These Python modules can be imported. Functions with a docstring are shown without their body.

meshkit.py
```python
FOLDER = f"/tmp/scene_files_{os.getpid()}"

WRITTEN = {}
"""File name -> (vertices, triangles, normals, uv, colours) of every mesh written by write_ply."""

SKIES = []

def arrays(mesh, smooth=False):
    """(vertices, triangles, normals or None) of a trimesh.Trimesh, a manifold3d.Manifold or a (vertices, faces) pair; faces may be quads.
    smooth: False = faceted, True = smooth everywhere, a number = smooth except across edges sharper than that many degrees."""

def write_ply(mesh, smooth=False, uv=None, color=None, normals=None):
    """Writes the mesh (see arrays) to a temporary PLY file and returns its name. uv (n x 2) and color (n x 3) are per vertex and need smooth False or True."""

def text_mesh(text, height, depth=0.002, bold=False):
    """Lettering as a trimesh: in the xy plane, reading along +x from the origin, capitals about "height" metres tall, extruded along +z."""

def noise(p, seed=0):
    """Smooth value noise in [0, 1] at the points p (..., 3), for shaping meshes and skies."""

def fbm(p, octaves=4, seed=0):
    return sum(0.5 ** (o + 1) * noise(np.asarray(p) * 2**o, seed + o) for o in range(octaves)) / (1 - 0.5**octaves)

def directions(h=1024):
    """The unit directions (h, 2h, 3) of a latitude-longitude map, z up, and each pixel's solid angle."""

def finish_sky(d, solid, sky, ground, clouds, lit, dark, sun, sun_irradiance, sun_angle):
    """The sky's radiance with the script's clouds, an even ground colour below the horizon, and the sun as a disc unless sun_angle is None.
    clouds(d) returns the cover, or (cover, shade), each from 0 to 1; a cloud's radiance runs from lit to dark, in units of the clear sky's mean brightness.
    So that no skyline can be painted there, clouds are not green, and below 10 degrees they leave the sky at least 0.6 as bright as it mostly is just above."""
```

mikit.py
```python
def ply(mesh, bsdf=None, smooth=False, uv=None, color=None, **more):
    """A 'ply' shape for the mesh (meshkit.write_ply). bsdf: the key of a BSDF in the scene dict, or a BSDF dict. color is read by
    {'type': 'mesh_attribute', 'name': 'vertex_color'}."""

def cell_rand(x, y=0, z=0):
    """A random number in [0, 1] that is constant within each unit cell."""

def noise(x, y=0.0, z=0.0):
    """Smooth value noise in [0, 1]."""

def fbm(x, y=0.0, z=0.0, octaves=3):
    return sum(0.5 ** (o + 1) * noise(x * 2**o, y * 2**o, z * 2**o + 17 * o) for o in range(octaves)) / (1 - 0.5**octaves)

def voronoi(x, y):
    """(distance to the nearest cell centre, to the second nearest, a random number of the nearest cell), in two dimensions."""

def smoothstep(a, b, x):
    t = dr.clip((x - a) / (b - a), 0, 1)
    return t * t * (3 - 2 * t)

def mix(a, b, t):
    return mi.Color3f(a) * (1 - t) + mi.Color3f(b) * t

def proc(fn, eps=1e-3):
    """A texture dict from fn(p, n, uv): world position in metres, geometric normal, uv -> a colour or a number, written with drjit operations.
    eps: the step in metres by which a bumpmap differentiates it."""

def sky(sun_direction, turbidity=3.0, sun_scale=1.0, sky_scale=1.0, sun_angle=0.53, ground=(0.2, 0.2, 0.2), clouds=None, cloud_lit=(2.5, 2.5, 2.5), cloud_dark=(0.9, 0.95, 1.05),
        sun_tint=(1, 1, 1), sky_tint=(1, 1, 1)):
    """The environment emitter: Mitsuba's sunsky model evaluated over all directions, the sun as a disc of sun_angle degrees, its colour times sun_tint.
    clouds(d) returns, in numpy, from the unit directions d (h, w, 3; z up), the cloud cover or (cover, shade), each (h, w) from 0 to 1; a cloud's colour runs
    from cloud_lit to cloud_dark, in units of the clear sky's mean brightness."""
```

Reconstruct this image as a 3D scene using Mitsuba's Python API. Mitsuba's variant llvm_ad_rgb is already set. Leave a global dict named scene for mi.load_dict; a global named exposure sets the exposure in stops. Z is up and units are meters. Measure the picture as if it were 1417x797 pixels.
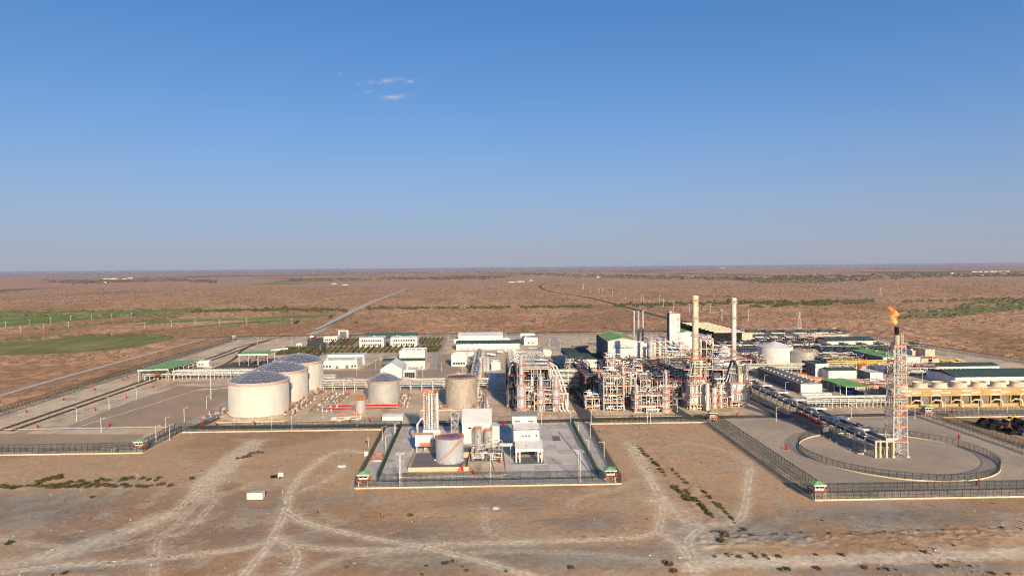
import math, numpy as np, drjit as dr, mitsuba as mi, mikit, meshkit, trimesh
from mikit import noise, fbm, smoothstep, mix, cell_rand, voronoi
T = mi.ScalarTransform4f
V3 = lambda *a: np.array(a, float)
scene, labels = {'type': 'scene'}, {}

# ------------------------------------------------------------------ camera, sky, exposure
EYE, FOC = V3(0, 0, 90), 945.0                     # drone at 90 m; focal length in pixels of a 1417 x 797 picture
yaw, pitch, roll = np.radians([1.43, -1.67, 0.505])
FW = V3(math.sin(yaw) * math.cos(pitch), math.cos(yaw) * math.cos(pitch), math.sin(pitch))
r0 = np.cross(FW, [0, 0, 1.0]); r0 /= np.linalg.norm(r0); u0 = np.cross(r0, FW)
RT, UP = r0 * math.cos(roll) - u0 * math.sin(roll), u0 * math.cos(roll) + r0 * math.sin(roll)
scene['camera'] = {'type': 'perspective', 'fov': math.degrees(2 * math.atan(708.5 / FOC)), 'fov_axis': 'x', 'near_clip': 1.0, 'far_clip': 600000.0,
                   'to_world': T().look_at(origin=EYE.tolist(), target=(EYE + FW * 100).tolist(), up=UP.tolist()), 'medium': {'type': 'ref', 'id': 'air'}}
SUN_EL = math.radians(19)
SUN = V3(0.24, -0.97, 0); SUN = SUN / np.linalg.norm(SUN) * math.cos(SUN_EL); SUN[2] = math.sin(SUN_EL)

def wisps(d):
    """three or four shreds of cirrus high over the horizon"""
    az = np.arctan2(d[..., 0], d[..., 1]) - yaw; el = np.arcsin(np.clip(d[..., 2], -1, 1)); c = np.zeros(az.shape)
    n = meshkit.fbm(np.stack([az * 160, el * 700, az * 0], -1), 4, 3)
    for a, e, wa, we, k in ((-.180, .262, .017, .0022, .9), (-.168, .241, .013, .0022, .95), (-.142, .2625, .009, .0016, .6), (-.205, .246, .008, .0012, .5), (-.245, .268, .005, .001, .5), (-.155, .2665, .006, .001, .6), (-.22, .255, .007, .001, .35)):
        c = np.maximum(c, k * np.exp(-((az - a) / wa) ** 2 - ((el - e - .12 * (az - a)) / we) ** 2))
    c = np.clip(c * np.clip((n - .3) * 3, 0, 1), 0, .8)
    low = .88 * np.exp(-(np.maximum(el, 0) / .148) ** 1.4)                        # the dusty haze layer low over the desert
    return c + low * (1 - c), low / (c + low + 1e-6)
scene['sky'] = mikit.sky(SUN.tolist(), turbidity=3.0, sun_tint=(.90, 1.0, 1.25), clouds=wisps, cloud_lit=(2.6, 2.5, 2.5), cloud_dark=(1.72, 1.70, 2.0), ground=(.20, .17, .15), sky_tint=(.31, .565, .93))
exposure = 2.45
scene['air'] = {'type': 'homogeneous', 'albedo': {'type': 'rgb', 'value': [.86, .90, .96]}, 'sigma_t': 4.0e-5, 'phase': {'type': 'hg', 'g': .55}}

def at(px, py, z=0.0):
    """ground point (x, y) surveyed from a pixel of the photograph"""
    d = FW + RT * (px - 708.5) / FOC - UP * (py - 398.5) / FOC
    t = (z - 90.0) / d[2]
    return d[0] * t, d[1] * t

# ------------------------------------------------------------------ materials
def rgb(c): return {'type': 'rgb', 'value': list(c)}
def diff(name, c, two=True):
    b = {'type': 'diffuse', 'reflectance': c if isinstance(c, dict) else rgb(c)}
    scene['m_' + name] = {'type': 'twosided', 'b': b} if two else b
def gloss(name, c, rough=.35, metal=0.0):
    scene['m_' + name] = {'type': 'twosided', 'b': {'type': 'principled', 'base_color': c if isinstance(c, dict) else rgb(c), 'roughness': rough, 'metallic': metal, 'specular': .25}}
def worn(a, b, s=.3, streak=True):
    """paint with rain streaks and dust"""
    def fn(p, n, uv):
        w = fbm(p.x * s + p.y * .37 * s, p.y * s, p.z * s * .6, 3)
        k = smoothstep(.35, .75, w) * .6
        if streak: k = k + .35 * smoothstep(.5, .8, noise(p.x * 1.7 + p.y * 1.3, p.y * 1.7 - p.x, p.z * .12))
        return mix(a, b, dr.clip(k, 0, 1))
    return mikit.proc(fn)
diff('white', worn((.68, .675, .66), (.54, .51, .46)))
diff('white_roof', worn((.74, .73, .70), (.56, .53, .48), .15, False))
gloss('tank_cream', worn((.585, .57, .515), (.535, .505, .44), .15), .75)
gloss('tank_grey', worn((.46, .445, .42), (.36, .34, .31), .2), .45, .15)
gloss('tank_pale', worn((.46, .475, .50), (.38, .385, .39), .2), .45, .1)
gloss('tank_beige', worn((.47, .40, .325), (.34, .285, .225), .35), .6, .2)
gloss('dome', worn((.125, .135, .175), (.085, .09, .115), .25, False), .4, .2)
gloss('dome_rib', (.34, .35, .40), .4, .4)
gloss('dome_blue', worn((.10, .13, .23), (.07, .085, .14), .3, False), .4)
diff('steel', worn((.62, .60, .56), (.38, .35, .31), .5))
gloss('pipe', worn((.52, .505, .48), (.30, .28, .255), .6), .35, .35)
gloss('pipe_dark', (.085, .085, .09), .4, .3)  # dark pipes; also colours boxes and frames that stand in for shade
diff('soot', (.02, .019, .019))  # plain near-black; also put on added boxes to read as shaded depth
diff('orange', worn((.70, .20, .085), (.50, .15, .07), .8))
diff('red', (.48, .022, .02))
diff('pink', (.66, .42, .32))
diff('green_roof', worn((.26, .47, .20), (.19, .36, .16), .2, False))
diff('dark_roof', worn((.055, .10, .095), (.075, .11, .10), .2, False))
diff('grey_roof', worn((.26, .24, .225), (.19, .175, .16), .2, False))
diff('slate_wall', worn((.17, .175, .20), (.11, .11, .125), .3))  # slate cladding; also painted on sides and steelwork as shade
diff('frp', worn((.58, .39, .17), (.42, .265, .11), .3))
diff('frp_light', worn((.68, .59, .44), (.52, .43, .29), .4))
diff('louvre', worn((.22, .205, .18), (.11, .10, .09), 1.2))
diff('dark_glass', (.03, .036, .045))
diff('shade_blue', (.10, .12, .16))  # puts shade into the added frame boxes and the cooler box
diff('beige', worn((.62, .50, .345), (.48, .37, .25), .2))
diff('plinth', worn((.70, .58, .42), (.55, .43, .29), .15))
diff('fence_steel', (.045, .058, .052))
diff('fence_green', (.022, .048, .036))
diff('rail', (.14, .085, .06))
diff('sleeper', (.19, .15, .12))
diff('tyre', (.02, .02, .02))
diff('blue', (.03, .10, .30))
diff('yellow', (.66, .42, .05))
diff('trunk', (.12, .085, .055))
diff('leaf', worn((.10, .098, .042), (.15, .122, .06), .5, False))
diff('leaf_dark', worn((.072, .078, .034), (.12, .10, .05), .4, False))
diff('reed', worn((.12, .125, .06), (.19, .165, .095), .04, False))
diff('tussock', worn((.22, .135, .082), (.15, .098, .06), .05, False))
diff('straw', worn((.36, .25, .15), (.26, .18, .11), .5, False))
diff('scrub', worn((.135, .092, .055), (.085, .066, .038), .05, False))
diff('soil_hump', worn((.40, .235, .145), (.30, .18, .115), .08, False))
diff('concrete', worn((.70, .63, .545), (.56, .50, .43), .12, False))
diff('concrete_b', worn((.60, .535, .455), (.45, .40, .335), .3, False))
diff('slab_grey', worn((.22, .215, .215), (.16, .155, .155), .25, False))
diff('asphalt', worn((.125, .115, .105), (.17, .15, .13), .1, False))
diff('road_pale', worn((.47, .43, .385), (.38, .345, .305), .06, False))
diff('far_white', (.52, .50, .48))

def yard(p, n, uv):
    a = fbm(p.x * .035, p.y * .035, 0, 4); b = fbm(p.x * .25 + 7, p.y * .25, 0, 3); c = noise(p.x * 1.6, p.y * 1.6)
    col = mix((.69, .55, .395), (.565, .45, .32), smoothstep(.3, .7, a))
    col = mix(col, (.74, .61, .455), .6 * smoothstep(.5, .75, b))
    st = smoothstep(.55, .8, fbm(p.x * .35 - p.y * .02, p.y * .03, 3, 3))
    return col * mi.Color3f(1.10, 1.07, 1.0) * (.90 + .16 * c - .17 * st - .22 * smoothstep(.58, .72, fbm(p.x * .09 + 50, p.y * .09, 1, 3)))
diff('yard', mikit.proc(yard))
def flare_yard(p, n, uv):
    r = dr.sqrt(dr.square(p.x - 188) + dr.square(p.y - 317))
    rip = noise(r * 1.1, dr.atan2(p.y - 317, p.x - 188) * 3)
    a = fbm(p.x * .05, p.y * .05, 0, 4); c = noise(p.x * 1.4, p.y * 1.4)
    return mix((.53, .425, .315), (.44, .35, .26), smoothstep(.3, .7, a)) * (.86 + .13 * c + .13 * rip)
diff('flare_yard', mikit.proc(flare_yard))
def field(p, n, uv):
    a = fbm(p.x * .012, p.y * .012, 0, 4); b = noise(p.x * .12, p.y * .04)
    return mix((.225, .235, .085), (.32, .275, .13), smoothstep(.35, .7, a)) * (.8 + .35 * b)
diff('field', mikit.proc(field))
def lush(p, n, uv):
    a = fbm(p.x * .01, p.y * .01, 0, 4); b = noise(p.x * .1, p.y * .03)
    return mix((.21, .285, .085), (.37, .34, .15), smoothstep(.45, .65, a)) * (.75 + .4 * b)
diff('lush', mikit.proc(lush))
def desert(p, n, uv):
    far = smoothstep(330., 520., p.y) ; f2 = smoothstep(1200., 3500., p.y)
    a = fbm(p.x * .016, p.y * .016, 0, 4); b = fbm(p.x * .11 + 31, p.y * .11, 0, 4); c = noise(p.x * .9, p.y * .9); g = noise(p.x * 2.9, p.y * 2.9, 5)
    red = mix((.545, .355, .22), (.42, .26, .16), smoothstep(.40, .62, a))
    red = mix(red, (.60, .42, .265), .75 * smoothstep(.52, .70, b))
    grey = mix((.27, .228, .188), (.365, .31, .255), smoothstep(.4, .7, b))
    near = mix(red, grey, dr.clip(uv.y + (b - .5) * 1.1 + .08, 0, 1))
    near = mix(near, (.80, .67, .51), dr.clip(uv.x * (.8 + .5 * c), 0, 1)) * (.80 + .22 * c + .16 * g)
    # the steppe beyond the plant: pale sand between tussocks
    s1 = fbm(p.x * .22, p.y * .11, 2, 3); s2 = fbm(p.x * .07, p.y * .03, 9, 3); s3 = fbm(p.x * .012, p.y * .005, 4, 3)
    s4 = fbm(p.x * .0012, p.y * .0005, 6, 4)
    fc = mix((.58, .345, .205), (.71, .47, .295), smoothstep(.45, .7, s2))
    fc = mix(fc, (.24, .145, .08), .62 * smoothstep(.50, .64, s1))
    fc = mix(fc, (.30, .185, .105), .65 * smoothstep(.47, .62, s2 * .4 + s3 * .6))
    fc = mix(fc, (.50, .325, .21), .75 * f2)
    fc = mix(fc, (.125, .115, .075), .75 * smoothstep(.56, .66, s4) * smoothstep(2200., 3600., p.y))
    return mix(near * mi.Color3f(1.09, 1.08, 1.0), fc * mi.Color3f(1.05, 1.0, .94), far)
diff('desert', mikit.proc(desert))
scene['m_flame_glow'] = {'type': 'diffuse', 'reflectance': rgb((.5, .2, .05))}

# ------------------------------------------------------------------ mesh building
class M:
    def __init__(s): s.v, s.f, s.n = [], [], 0
    def add(s, v, f):
        v = np.asarray(v, float); s.v.append(v); s.f.append(np.asarray(f, int) + s.n); s.n += len(v); return s
    BV = np.array([[x, y, z] for z in (0, 1) for y in (0, 1) for x in (0, 1)], float)
    BF = np.array([[0, 2, 3], [0, 3, 1], [4, 5, 7], [4, 7, 6], [0, 1, 5], [0, 5, 4], [2, 6, 7], [2, 7, 3], [0, 4, 6], [0, 6, 2], [1, 3, 7], [1, 7, 5]])
    def box(s, x0, x1, y0, y1, z0, z1): return s.add(V3(x0, y0, z0) + s.BV * V3(x1 - x0, y1 - y0, z1 - z0), s.BF)
    def bar(s, p, q, w=.2, h=None):
        """a straight bar of section w (sideways) x h (upwards)"""
        p, q = np.asarray(p, float), np.asarray(q, float); h = h or w; d = q - p; L = np.linalg.norm(d)
        if L < 1e-6: return s
        d /= L; a = np.cross(d, [0, 0, 1.0]) if abs(d[2]) < .99 else V3(1, 0, 0); a /= np.linalg.norm(a); b = np.cross(a, d)
        return s.add(p + (M.BV[:, :1] - .5) * w * a + M.BV[:, 1:2] * L * d + (M.BV[:, 2:] - .5) * h * b, M.BF)
    def tube(s, pts, r, n=7, cap=True):
        """a round pipe through the points, mitred"""
        p = np.asarray(pts, float); R = np.broadcast_to(r, (len(p),)); t = np.gradient(p, axis=0) if len(p) > 2 else np.repeat([p[1] - p[0]], 2, 0)
        if len(p) > 2:
            e = np.diff(p, axis=0); e /= np.linalg.norm(e, axis=1, keepdims=True) + 1e-9; t[0], t[-1] = e[0], e[-1]; t[1:-1] = e[:-1] + e[1:]
        t /= np.linalg.norm(t, axis=1, keepdims=True) + 1e-9
        ref = V3(.37, .61, .70); a = np.cross(t, ref); a /= np.linalg.norm(a, axis=1, keepdims=True) + 1e-9; b = np.cross(t, a)
        g = np.arange(n) * 2 * np.pi / n
        v = p[:, None] + R[:, None, None] * (np.cos(g)[None, :, None] * a[:, None] + np.sin(g)[None, :, None] * b[:, None])
        i, j = np.meshgrid(np.arange(len(p) - 1), np.arange(n), indexing='ij'); j2 = (j + 1) % n
        q = np.stack([i * n + j, i * n + j2, (i + 1) * n + j2, (i + 1) * n + j], -1).reshape(-1, 4)
        f = [q[:, [0, 2, 1]], q[:, [0, 3, 2]]]
        if cap:
            k = np.arange(1, n - 1); f += [np.stack([0 * k, k, k + 1], 1), (len(p) - 1) * n + np.stack([0 * k, k + 1, k], 1)]
        return s.add(v.reshape(-1, 3), np.vstack(f))
    def lathe(s, cx, cy, prof, n=32, z=0.0, a0=0.0, a1=2 * np.pi):
        pr = np.asarray(prof, float); full = abs(a1 - a0 - 2 * np.pi) < 1e-6; g = a0 + (a1 - a0) * np.arange(n + (not full)) / n; m = len(g)
        v = np.stack([cx + pr[:, None, 0] * np.cos(g), cy + pr[:, None, 0] * np.sin(g), z + pr[:, None, 1] + 0 * g[None]], -1).reshape(-1, 3)
        i, j = np.meshgrid(np.arange(len(pr) - 1), np.arange(m if full else m - 1), indexing='ij'); j2 = (j + 1) % m
        q = np.stack([i * m + j, i * m + j2, (i + 1) * m + j2, (i + 1) * m + j], -1).reshape(-1, 4)
        return s.add(v, np.vstack([q[:, [0, 1, 2]], q[:, [0, 2, 3]]]))
    def prism(s, poly, z0, z1):
        """upright prism of a convex (or star-shaped) outline"""
        p = np.asarray(poly, float); n = len(p); c = p.mean(0); k = np.arange(n); k2 = (k + 1) % n
        v = np.vstack([np.c_[p, np.full(n, z0)], np.c_[p, np.full(n, z1)], [[*c, z0], [*c, z1]]])
        return s.add(v, np.vstack([np.stack([k, k2, n + k2], 1), np.stack([k, n + k2, n + k], 1), np.stack([k2, k, 0 * k + 2 * n], 1), np.stack([n + k, n + k2, 0 * k + 2 * n + 1], 1)]))
    def section(s, prof, axis, c0, c1):
        """a closed outline (a, z) swept straight along axis 0 (x) or 1 (y) from c0 to c1"""
        p = np.asarray(prof, float); n = len(p); k = np.arange(n); k2 = (k + 1) % n; mk = lambda c: np.stack([np.full(n, c), p[:, 0], p[:, 1]] if axis == 0 else [p[:, 0], np.full(n, c), p[:, 1]], 1)
        v = np.vstack([mk(c0), mk(c1), mk(c0).mean(0), mk(c1).mean(0)])
        return s.add(v, np.vstack([np.stack([k, k2, n + k2], 1), np.stack([k, n + k2, n + k], 1), np.stack([k2, k, 0 * k + 2 * n], 1), np.stack([n + k, n + k2, 0 * k + 2 * n + 1], 1)]))
    def sheet(s, poly, z):
        p = np.asarray(poly, float)
        v, f = trimesh.creation.triangulate_polygon(__import__('shapely').Polygon(p), engine='earcut')
        return s.add(np.c_[v, np.full(len(v), z)], f)
    def ribbon(s, pts, w, z=.05):
        p = np.asarray(pts, float); t = np.gradient(p, axis=0); t /= np.linalg.norm(t, axis=1, keepdims=True); nn = np.stack([-t[:, 1], t[:, 0]], 1); w = np.broadcast_to(w, (len(p),))[:, None]
        v = np.vstack([np.c_[p + nn * w / 2, np.full(len(p), z)], np.c_[p - nn * w / 2, np.full(len(p), z)]]); k = np.arange(len(p) - 1); n = len(p)
        return s.add(v, np.vstack([np.stack([k, k + n, k + n + 1], 1), np.stack([k, k + n + 1, k + 1], 1)]))
    def rail(s, pts, h=1.1, closed=False, w=.075, step=2.6):
        """hand rail of two bars and a kick plate on posts"""
        p = [np.asarray(q, float) for q in pts]; p = p + p[:1] if closed else p
        for a, b in zip(p[:-1], p[1:]):
            for z, hh in ((h, w), (h * .55, w), (.10, .13)): s.bar(a + V3(0, 0, z), b + V3(0, 0, z), w, hh)
            k = max(1, int(np.linalg.norm(b - a) / step))
            for i in range(k + 1): q = a + (b - a) * i / k; s.bar(q, q + V3(0, 0, h), w)
        return s
    def ring_rail(s, cx, cy, r, z, n=20, h=1.1, w=.085, a0=0, a1=2 * np.pi):
        g = a0 + (a1 - a0) * np.arange(n + 1) / n
        return s.rail([V3(cx + r * math.cos(t), cy + r * math.sin(t), z) for t in g], h, w=w, step=3)
    def arrays(s): return np.vstack(s.v), np.vstack(s.f)
    def __bool__(s): return s.n > 0

used = {}
def numbered(k):
    i = used.get(k, 0); used[k] = i + 1
    return k if i == 0 else f'{k}_{i:03d}'
def thing(name, label, cat, group=None):
    k = numbered(name); labels[k] = {'label': label, 'category': cat}
    if group: labels[k]['group'] = group
    return k
def part(parent, name, mesh, mat, smooth=False, kind=None, label=None, **kw):
    k = numbered(parent + '__' + name)
    d = mesh if isinstance(mesh, dict) else mikit.ply(mesh.arrays(), 'm_' + mat, smooth)
    scene[k] = {**d, **kw}
    if kind or label: labels[k] = {a: b for a, b in (('kind', kind), ('label', label)) if b}
    return k
def struct(name, mesh, mat, label, cat=None, **kw):
    k = numbered(name); scene[k] = mikit.ply(mesh.arrays(), 'm_' + mat, **kw); labels[k] = {'kind': 'structure', 'label': label}; return k
def whole(name, mesh, mat, label, cat, group=None, kind=None, smooth=False):
    k = numbered(name); scene[k] = mesh if isinstance(mesh, dict) else mikit.ply(mesh.arrays(), 'm_' + mat, smooth)
    labels[k] = {'label': label, 'category': cat, **({'group': group} if group else {}), **({'kind': kind} if kind else {})}; return k
def placed(x, y, z=0.0, rot=0.0, s=1.0):
    return {'to_world': T().translate([float(x), float(y), float(z)]).rotate([0, 0, 1], math.degrees(rot)).scale([s, s, s] if np.isscalar(s) else list(s))}
def clone(protos, key, **kw):
    """parts of a kind built once at the origin: entries for one more copy"""
    for pn, d, extra in protos:
        k = numbered(key + '__' + pn); scene[k] = {**d, **kw}
R = np.random.default_rng(7)

# ------------------------------------------------------------------ terrain
def seg_dist(px, py, line):
    d = np.full(px.shape, 1e9)
    for (ax, ay), (bx, by) in zip(line[:-1], line[1:]):
        ux, uy = bx - ax, by - ay; t = np.clip(((px - ax) * ux + (py - ay) * uy) / (ux * ux + uy * uy + 1e-9), 0, 1)
        d = np.minimum(d, np.hypot(px - ax - t * ux, py - ay - t * uy))
    return d
def smooth_line(pts, k=6):
    p = np.asarray(pts, float)
    if len(p) < 3: return p
    q = np.vstack([2 * p[0] - p[1], p, 2 * p[-1] - p[-2]]); out = []
    for i in range(1, len(q) - 2):
        for t in np.arange(k) / k:
            a, b, c, d = q[i - 1], q[i], q[i + 1], q[i + 2]
            out.append(.5 * (2 * b + (c - a) * t + (2 * a - 5 * b + 4 * c - d) * t * t + (3 * b - a - 3 * c + d) * t ** 3))
    return np.array(out + [p[-1]])
def survey(*px): return np.array([at(*p) for p in px])
def in_poly(px, py, poly):
    c = np.zeros(px.shape, bool); n = len(poly)
    for i in range(n):
        (x1, y1), (x2, y2) = poly[i], poly[(i + 1) % n]
        k = (y1 > py) != (y2 > py); c ^= k & (px < (x2 - x1) * (py - y1) / (y2 - y1 + 1e-12) + x1)
    return c

ROADS = {  # centre lines on the ground, width, material, label
    'perimeter_road': [(smooth_line([(-330, 400), (-363, 508), (-376, 700), (-386, 930)]), 5.5, 'concrete_b', 'pale perimeter road outside the left fence'),
                       (smooth_line([(395, 1010), (440, 945), (463, 885), (473, 780), (486, 615), (497, 480), (500, 380)]), 7.5, 'concrete_b', 'pale perimeter road outside the right fence')],
    'access_road': [(smooth_line(survey((432, 462), (470, 440), (510, 420), (552, 404), (560, 400))), 14, 'concrete_b', 'straight dirt road running from the gate to the horizon'),
                    (smooth_line(survey((1040, 458), (960, 447), (905, 436), (860, 423), (810, 411), (764, 404), (748, 398), (752, 393), (775, 389))), 15, 'asphalt', 'dark winding road crossing the desert behind the tall white tower'),
                    (smooth_line([(-420, 925), (-200, 945), (100, 950), (330, 945), (470, 925)]), 9, 'asphalt', 'dark road along the back fence of the plant')]}
FIELD = smooth_line(survey((-60, 494), (0, 492), (60, 490), (120, 487), (180, 481), (225, 472), (241, 467), (220, 463.5), (160, 464), (100, 467), (40, 471), (-60, 478)), 5)
LUSH = [survey((-80, 448), (0, 452), (70, 447), (150, 440), (230, 434), (300, 431), (330, 428), (300, 427), (200, 429.5), (100, 431), (0, 432), (-80, 433)),
        survey((180, 452), (240, 446), (330, 443), (420, 441), (470, 436), (400, 437), (300, 440), (220, 443)),
        survey((240, 455), (300, 452), (360, 447), (430, 443), (380, 443), (310, 447)),
        survey((1235, 441), (1300, 440), (1350, 434), (1420, 427), (1500, 424), (1420, 421), (1330, 428), (1260, 433)),
        survey((340, 393), (390, 394), (430, 392), (390, 390.5))]
PLANT = np.array([(-330, 340), (-175.2, 340), (-175.2, 382.2), (-62, 382.2), (-60, 330), (-58.2, 279.4), (51.5, 279.4), (52.2, 388.4), (121.4, 388.4), (121.4, 255.8), (258.6, 255.8), (258.6, 391.8), (420, 391.8), (490, 480), (478, 620), (470, 930), (-350, 930), (-352, 900), (-322, 442)], float)
tracks = [(survey((-40, 797), (0, 792), (100, 781), (200, 775), (354, 755), (380, 737), (395, 704), (402, 680), (420, 655), (450, 632), (478, 623), (500, 626)), .9),
          (survey((-40, 800), (0, 785), (125, 752), (200, 727), (237, 710), (270, 683), (300, 655)), 1.0), (survey((0, 790), (110, 765), (225, 738), (262, 706), (300, 668)), .5),
          (survey((394, 704), (410, 716), (440, 728), (529, 747), (604, 760), (708, 789), (760, 805)), 1.0),
          (survey((380, 740), (412, 755), (500, 760), (560, 759), (600, 753), (708, 750), (850, 745), (890, 741), (908, 736)), .85),
          (survey((382, 742), (405, 757), (411, 775), (396, 799)), .8), (survey((380, 744), (354, 775), (335, 799)), 1.0), (survey((404, 802), (450, 780), (500, 766), (560, 762), (620, 762)), .6),
          (survey((880, 618), (905, 672), (925, 698), (945, 718), (972, 729)), .9), (survey((868, 612), (890, 650), (913, 688), (916, 712), (910, 737)), .8),
          (survey((972, 728), (1018, 722), (1030, 702), (1035, 670), (1038, 648)), .9), (survey((966, 802), (945, 760), (925, 743), (905, 736)), .9),
          (survey((973, 729), (953, 747), (958, 770), (970, 802)), .9), (survey((916, 700), (940, 712), (972, 727)), .7), (survey((968, 722), (935, 735), (908, 737)), .6),
          (survey((640, 766), (708, 762), (860, 769), (945, 784)), .45), (survey((405, 684), (440, 670), (470, 655), (474, 648)), .5),
          (survey((212, 799), (218, 752), (228, 742), (260, 733), (300, 690)), .6), (survey((-20, 743), (40, 752), (90, 756), (130, 752)), .5), (survey((670, 700), (672, 728), (690, 745), (720, 749)), .4),
          (survey((790, 700), (800, 690), (850, 676), (880, 664)), .35), (survey((215, 740), (235, 712), (300, 688), (352, 668)), .4), (survey((950, 612), (1000, 622), (1035, 640), (1038, 655)), .35)]
tracks = [(smooth_line(t, 8), k) for t, k in tracks]
bands = [(smooth_line(survey((960, 783), (1000, 777), (1120, 776), (1240, 771), (1417, 765), (1500, 762)), 6), 4.2, .75), (smooth_line(survey((-40, 792), (60, 770), (160, 742), (230, 712)), 6), 6, .45),
         (smooth_line(survey((275, 690), (290, 665), (330, 630), (352, 612)), 6), 6.5, .55), (smooth_line(survey((905, 690), (940, 710), (965, 735), (958, 790)), 6), 6, .35)]
greys = [((40, 705), (240, 56), 1.0), ((130, 750), (280, 40), .75), ((330, 738), (170, 36), .6), ((560, 740), (360, 44), .6), ((760, 770), (480, 46), .75), ((820, 722), (160, 30), .7), ((350, 700), (160, 40), .55), ((1230, 714), (340, 34), 1.0), ((1060, 735), (140, 44), .95), ((960, 735), (100, 40), .8), ((1270, 787), (360, 16), .8), ((700, 695), (140, 24), .6), ((470, 690), (120, 26), .5), ((100, 785), (260, 24), .7), ((560, 790), (300, 22), .5)]

def geo(a, b, k):
    n = int(math.log(b / a) / k); return a * (b / a) ** (np.arange(n + 1) / n)
GRIDS = [(np.arange(-.86, .8101, .0019), geo(150, 420, .0023)), (np.arange(-1.22, 1.3001, .0046), np.concatenate([geo(420, 3600, .0055)[:-1], geo(3600, 330000, .06)]))]
gx = np.concatenate([(u[None] * y[:, None]).ravel() for u, y in GRIDS])[None]; gy = np.concatenate([np.repeat(y[:, None], len(u), 1).ravel() for u, y in GRIDS])[None]
us, ys = GRIDS[1]
pts3 = lambda s, sy=None, o=0.0: np.stack([gx * s + o, gy * (sy or s), 0 * gx], -1)
keep = np.ones(gx.shape)                                                     # 1 where the ground may undulate
near_plant = in_poly(gx, gy, PLANT)
box_in = (gx > -420) & (gx < 520) & (gy > 240) & (gy < 980)
dpl = np.full(gx.shape, 60.0); dpl[box_in] = seg_dist(gx[box_in], gy[box_in], np.vstack([PLANT, PLANT[:1]]))
keep *= np.where(near_plant, 0, np.clip((dpl - 3) / 14, 0, 1))
for rs in ROADS.values():
    for line, w, *_ in rs: keep *= np.clip((seg_dist(gx, gy, line[::3] if len(line) > 12 else line) - w * .8) / 8, 0, 1)
flatpoly = [FIELD] + LUSH
for pl in flatpoly:
    keep *= np.where(in_poly(gx, gy, pl), 0, np.clip(seg_dist(gx, gy, np.vstack([pl, pl[:1]])) / 15, 0, 1))
uu = gx / gy
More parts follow.
